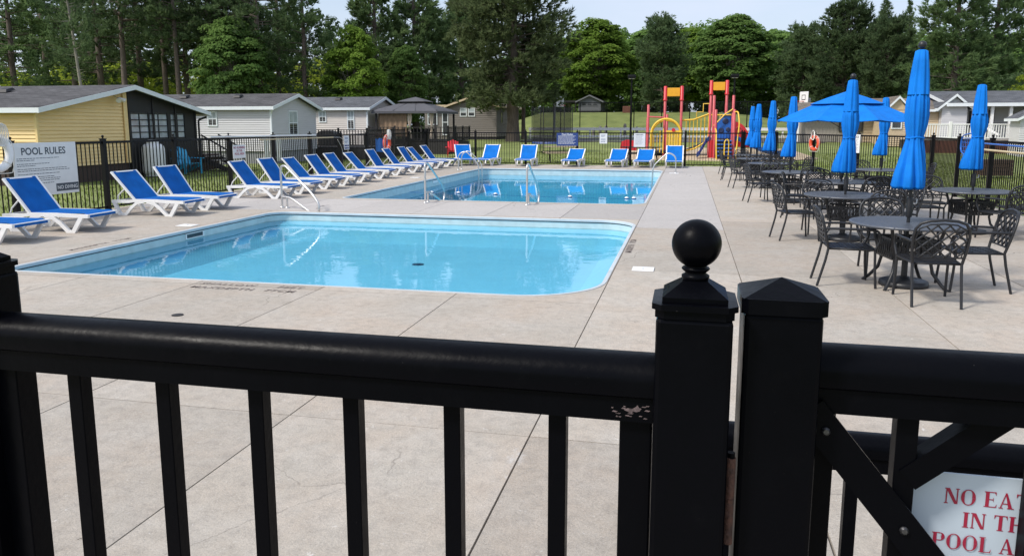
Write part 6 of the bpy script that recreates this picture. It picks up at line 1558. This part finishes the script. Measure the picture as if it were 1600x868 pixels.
def maple_proto(seed, h, base, rx, m, nblob=85, per=150, leaf=0.26, r0=0.2, bark='bark_pale', top=0.9):
    rng = np.random.default_rng(seed); mb, pts = trunk_mb(rng, h * .8, r0, .03)
    cz = (h + base) / 2; rz_ = (h - base) / 2; Ps = []; Ns = []
    for b in range(nblob):
        v = rng.normal(size=3); v /= np.linalg.norm(v); r_ = rng.uniform(.35, 1) ** .4
        sh = 1 - .42 * max(0, v[2]) ** 1.3 * top
        c = np.array([v[0] * rx * r_ * sh, v[1] * rx * r_ * sh, cz + v[2] * rz_ * r_])
        br = rx * rng.uniform(.14, .27)
        n = per; d_ = rng.normal(size=(n, 3)); d_ /= np.linalg.norm(d_, axis=1, keepdims=True); d_[:, 2] = np.where(d_[:, 2] < -.3, -d_[:, 2], d_[:, 2])
        q = c + d_ * br * (rng.uniform(.35, 1, n) ** .5)[:, None] * np.array([1.25, 1.25, .7])
        Ps.append(q); Ns.append(d_ * .6 + v * .3 + np.array([0, 0, .55]) + rng.normal(size=(n, 3)) * .35)
        if b % 3 == 0:
            p0 = trunk_at(pts, h * .8, rng.uniform(base * .8, h * .7)); mb.tube([p0, (p0 + c) / 2 + [0, 0, -.1], c], [.05, .03, .012], 4)
    V, Fq = leafquads(rng, np.concatenate(Ps), np.concatenate(Ns), leaf)
    return mb.mesh('trunk'), np_mesh('crown', V, Fq), bark, m, h
PR = {}
PR['forest_a'] = pine_proto(1, 20, 7.5, 4.2, 95, 'pine', 'needle_dark', r0=.24, per=30, k=8, tuft_len=.42, tuft_w=.05, dead=26, upturn=.1)
PR['forest_b'] = pine_proto(2, 21, 5.0, 4.4, 110, 'layered', 'needle_dark', r0=.27, per=30, k=8, tuft_len=.42, tuft_w=.05, dead=22, upturn=.05)
PR['forest_c'] = pine_proto(3, 19, 3.8, 4.0, 100, 'pine', 'needle_green', r0=.22, per=28, k=8, tuft_len=.42, tuft_w=.05, dead=16, upturn=.0)
PR['white_a'] = pine_proto(4, 18, 1.2, 4.6, 150, 'layered', 'needle_green', r0=.26, per=46, k=8, tuft_len=.44, tuft_w=.055, shape=.72, upturn=.12)
PR['white_b'] = pine_proto(5, 18, 1.0, 4.2, 150, 'layered', 'needle_green', r0=.26, per=44, k=8, tuft_len=.44, tuft_w=.055, shape=.85, upturn=.18)
PR['red'] = pine_proto(6, 16, 2.6, 4.3, 240, 'round', 'needle_olive', r0=.36, per=64, k=9, tuft_len=.34, tuft_w=.042, dead=14, upturn=.05, droop=.15)
PR['bushy'] = pine_proto(7, 12, .6, 3.8, 190, 'round', 'needle_olive', r0=.2, per=48, k=8, tuft_len=.36, tuft_w=.048, upturn=.25)
PR['maple_a'] = maple_proto(8, 12, 1.2, 4.0, 'leaf_bright', 260, 135, .31)
PR['maple_b'] = maple_proto(9, 12, 1.4, 3.9, 'leaf_green', 260, 135, .31)
PR['under'] = maple_proto(10, 9, .3, 4.2, 'leaf_yellow', 70, 110, .28)
def tree(kind, name, label, x, y, h, wide=1.0, rz=0.0, lean=(0, 0), mc=None, mt=None):
    tm, cm, bark, m, h0 = PR[kind]; s_ = h / h0
    t = thing(name, label, 'tree', (x, y, ground_z(x, y) - .05), rz); t.scale = (s_ * wide, s_ * wide, s_); t.rotation_euler = (lean[0], lean[1], rz)
    for me, mm, nm in ((tm, mt or bark, 'trunk'), (cm, mc or m, 'crown')):
        o = obj(nm, me, mm, t)
        if (mt if nm == 'trunk' else mc):
            o.material_slots[0].link = 'OBJECT'; o.material_slots[0].material = M[mm]
    return t
FOREST = [  # px order from the left picture edge
 ('forest_c', -60, 60, 21, 1.15), ('forest_a', -62.2, 66, 22, 1.1), ('forest_c', -55.5, 62, 21, 1.1), ('forest_b', -49.1, 58, 21, 1.05), ('forest_a', -44.4, 55, 20, 1.0), ('forest_b', -53.1, 68, 22, 1.15),
 ('forest_a', -44.4, 60, 21, .95), ('forest_a', -40.2, 56, 20, .9), ('forest_b', -43.6, 62, 21, .95), ('forest_a', -38.5, 58, 20, 1.0), ('forest_b', -42.0, 64, 22, 1.0), ('forest_a', -37.4, 60, 19, .9), ('forest_a', -33.5, 57, 20, .95), ('forest_c', -36.8, 66, 20, 1.0), ('forest_c', -31.1, 60, 17, 1.05)]
for i, (k, x, y, h, w) in enumerate(FOREST):
    tree(k, 'pine_tree', f'tall dark pine behind the left houses, {ORD[i]} from the left picture edge', x, y, h, w, i * 1.3)
tree('forest_a', 'bare_tree', 'pale slender leaning trunk rising behind the yellow house roof', -41.6, 47.5, 17, .55, 0.4, (0.0, -0.07), mt='bark_pale')
tree('maple_b', 'leafy_tree', 'dark green leafy tree in front of the pines above grey house', -35.3, 56, 9.5, .95, .5)
tree('maple_a', 'leafy_tree', 'bright green leafy tree rising behind the beige house', -27.1, 61, 9.0, .82, 1.0)
tree('maple_b', 'leafy_tree', 'low green leafy tree between the tall pines behind the gazebo', -24.6, 66, 8.0, .7, 2.0)
tree('white_a', 'pine_tree', 'tall pine left of centre behind the beige house', -29.8, 72, 18.5, 1.0, 0)
tree('white_b', 'pine_tree', 'tall pine rising directly behind the gazebo', -26.9, 75, 21, 1.05, 1)
tree('white_a', 'pine_tree', 'tall pine between the gazebo and the big olive pine', -23.2, 79, 20, .9, 2)
tree('red', 'pine_tree', 'big olive green pine with thick trunk left of the hill', -12.6, 56, 18.5, 1.02, 0)
tree('forest_a', 'pine_tree', 'dark twin pine trunk just behind the big olive pine', -12.5, 59.5, 17, .7, 2)
tree('maple_a', 'leafy_tree', 'bright leafy tree on the hill left of the lamp post', -10.1, 89, 10.3, 1.25, .3)
tree('maple_a', 'leafy_tree', 'smaller leafy tree between the olive pine and the hill cabin', -14.2, 95, 8.8, 1.0, 2.2, mc='leaf_green')
tree('bushy', 'pine_tree', 'grey green pine standing behind the left playground tower', -2.7, 82, 9.2, 1.15, .2, mc='needle_dark')
tree('maple_b', 'leafy_tree', 'leafy tree behind the grey green pine, left one', -5.4, 100, 10.5, 1.15, 1.2)
tree('maple_a', 'leafy_tree', 'leafy tree behind the grey green pine, right one', -0.3, 100, 10.3, 1.1, 2.5)
tree('maple_b', 'leafy_tree', 'large leafy tree behind the right playground tower', 4.4, 90, 10.7, 1.28, .7)
tree('maple_b', 'leafy_tree', 'leafy tree between the playground and the olive pines', 9.6, 96, 10.4, 1.15, 1.9)
tree('bushy', 'pine_tree', 'brownish olive pine left of the open umbrella', 11.2, 84, 9.4, 1.15, .9)
tree('bushy', 'pine_tree', 'olive pine rising behind the open umbrella', 14.3, 80, 11.2, 1.1, 2.0)
tree('white_b', 'pine_tree', 'dark pine behind the tan house, right of the open umbrella', 18.4, 84, 12.6, 1.05, 3.0, mc='needle_dark')
tree('bushy', 'pine_tree', 'broad olive pine behind the tan house roof', 17.2, 76, 9.5, 1.0, 4.0)
tree('white_b', 'pine_tree', 'thin topped pine between olive pines and tall white pines', 22.6, 92, 13.2, .8, 1.0)
tree('white_a', 'pine_tree', 'tall layered pine behind the porch house, left one', 20.9, 70, 17.5, 1.05, .5)
tree('white_a', 'pine_tree', 'tall layered pine behind the porch house, right one', 25.0, 74, 17.5, 1.0, 2.1)
tree('under', 'leafy_tree', 'yellow green bush at the right picture edge behind roof', 25.3, 66, 5.6, .7, 1.0)
# undergrowth glimpsed between the trunks and the far-off wood behind everything
rng = np.random.default_rng(5)
def wood(name, xs_, ys_, zs_, n, m, leaf):
    Ps = []; Ns = []
    for i in range(n):
        x = rng.uniform(*xs_); y = rng.uniform(*ys_); z = rng.uniform(*zs_); c = np.array([x, y, z + ground_z(x, y)]); br = rng.uniform(.7, 1.7); k = 70
        d_ = rng.normal(size=(k, 3)); d_ /= np.linalg.norm(d_, axis=1, keepdims=True)
        Ps.append(c + d_ * br * (rng.uniform(.3, 1, k) ** .5)[:, None]); Ns.append(d_ + np.array([0, 0, .5]) + rng.normal(size=(k, 3)) * .3)
    V, Fq = leafquads(rng, np.concatenate(Ps), np.concatenate(Ns), leaf)
    o = obj(name, np_mesh(name, V, Fq), m); tag(o, kind='stuff'); return o
for a in (('undergrowth', (-75, -36), (70, 80), (0, 7), 330, 'leaf_yellow', .4), ('far_wood', (-110, -24), (84, 100), (0, 15), 900, 'needle_dark', .55), ('far_wood', (-26, 40), (104, 114), (0, 10.8), 1150, 'leaf_green', .55), ('far_wood', (26, 75), (80, 110), (0, 5.5), 300, 'needle_dark', .5)):
    wood(*a)
tag([o for o in C.objects if o.name == 'undergrowth'][0], 'bright yellow green undergrowth between the pine trunks', 'undergrowth')
for i, o in enumerate([o for o in C.objects if o.name.startswith('far_wood')]): tag(o, ['dark wood filling the gaps behind the left pines', 'green wood along the horizon behind the hill', 'dark wood behind the right-hand houses'][i], 'wood')
# grass blades on the lawns next to the fences
def lawn(name, rects, dens):
    Ps = []
    for x0, x1, y0, y1 in rects:
        n = int((x1 - x0) * (y1 - y0) * dens); x = rng.uniform(x0, x1, n); y = rng.uniform(y0, y1, n)
        Ps.append(np.stack([x, y, [ground_z(a, b) - .055 for a, b in zip(x, y)]], 1))
    P = np.concatenate(Ps); V, Fq = tufts(rng, P, np.tile([0, 0, 1.], (len(P), 1)) + rng.normal(size=P.shape) * .25, .085, .022, 3, .7)
    return tag(obj(name, np_mesh(name, V, Fq), 'grass_blade'), kind='stuff')
tag(lawn('grass', [(-18.9, -12.35, 12, 36), (-18, 3, 35.3, 41), (-9, -3, 41, 47), (7.0, 12.5, 15, 47), (3.5, 7, 32.5, 41)], 34), 'short green lawn grass around the fenced pool deck', 'grass')
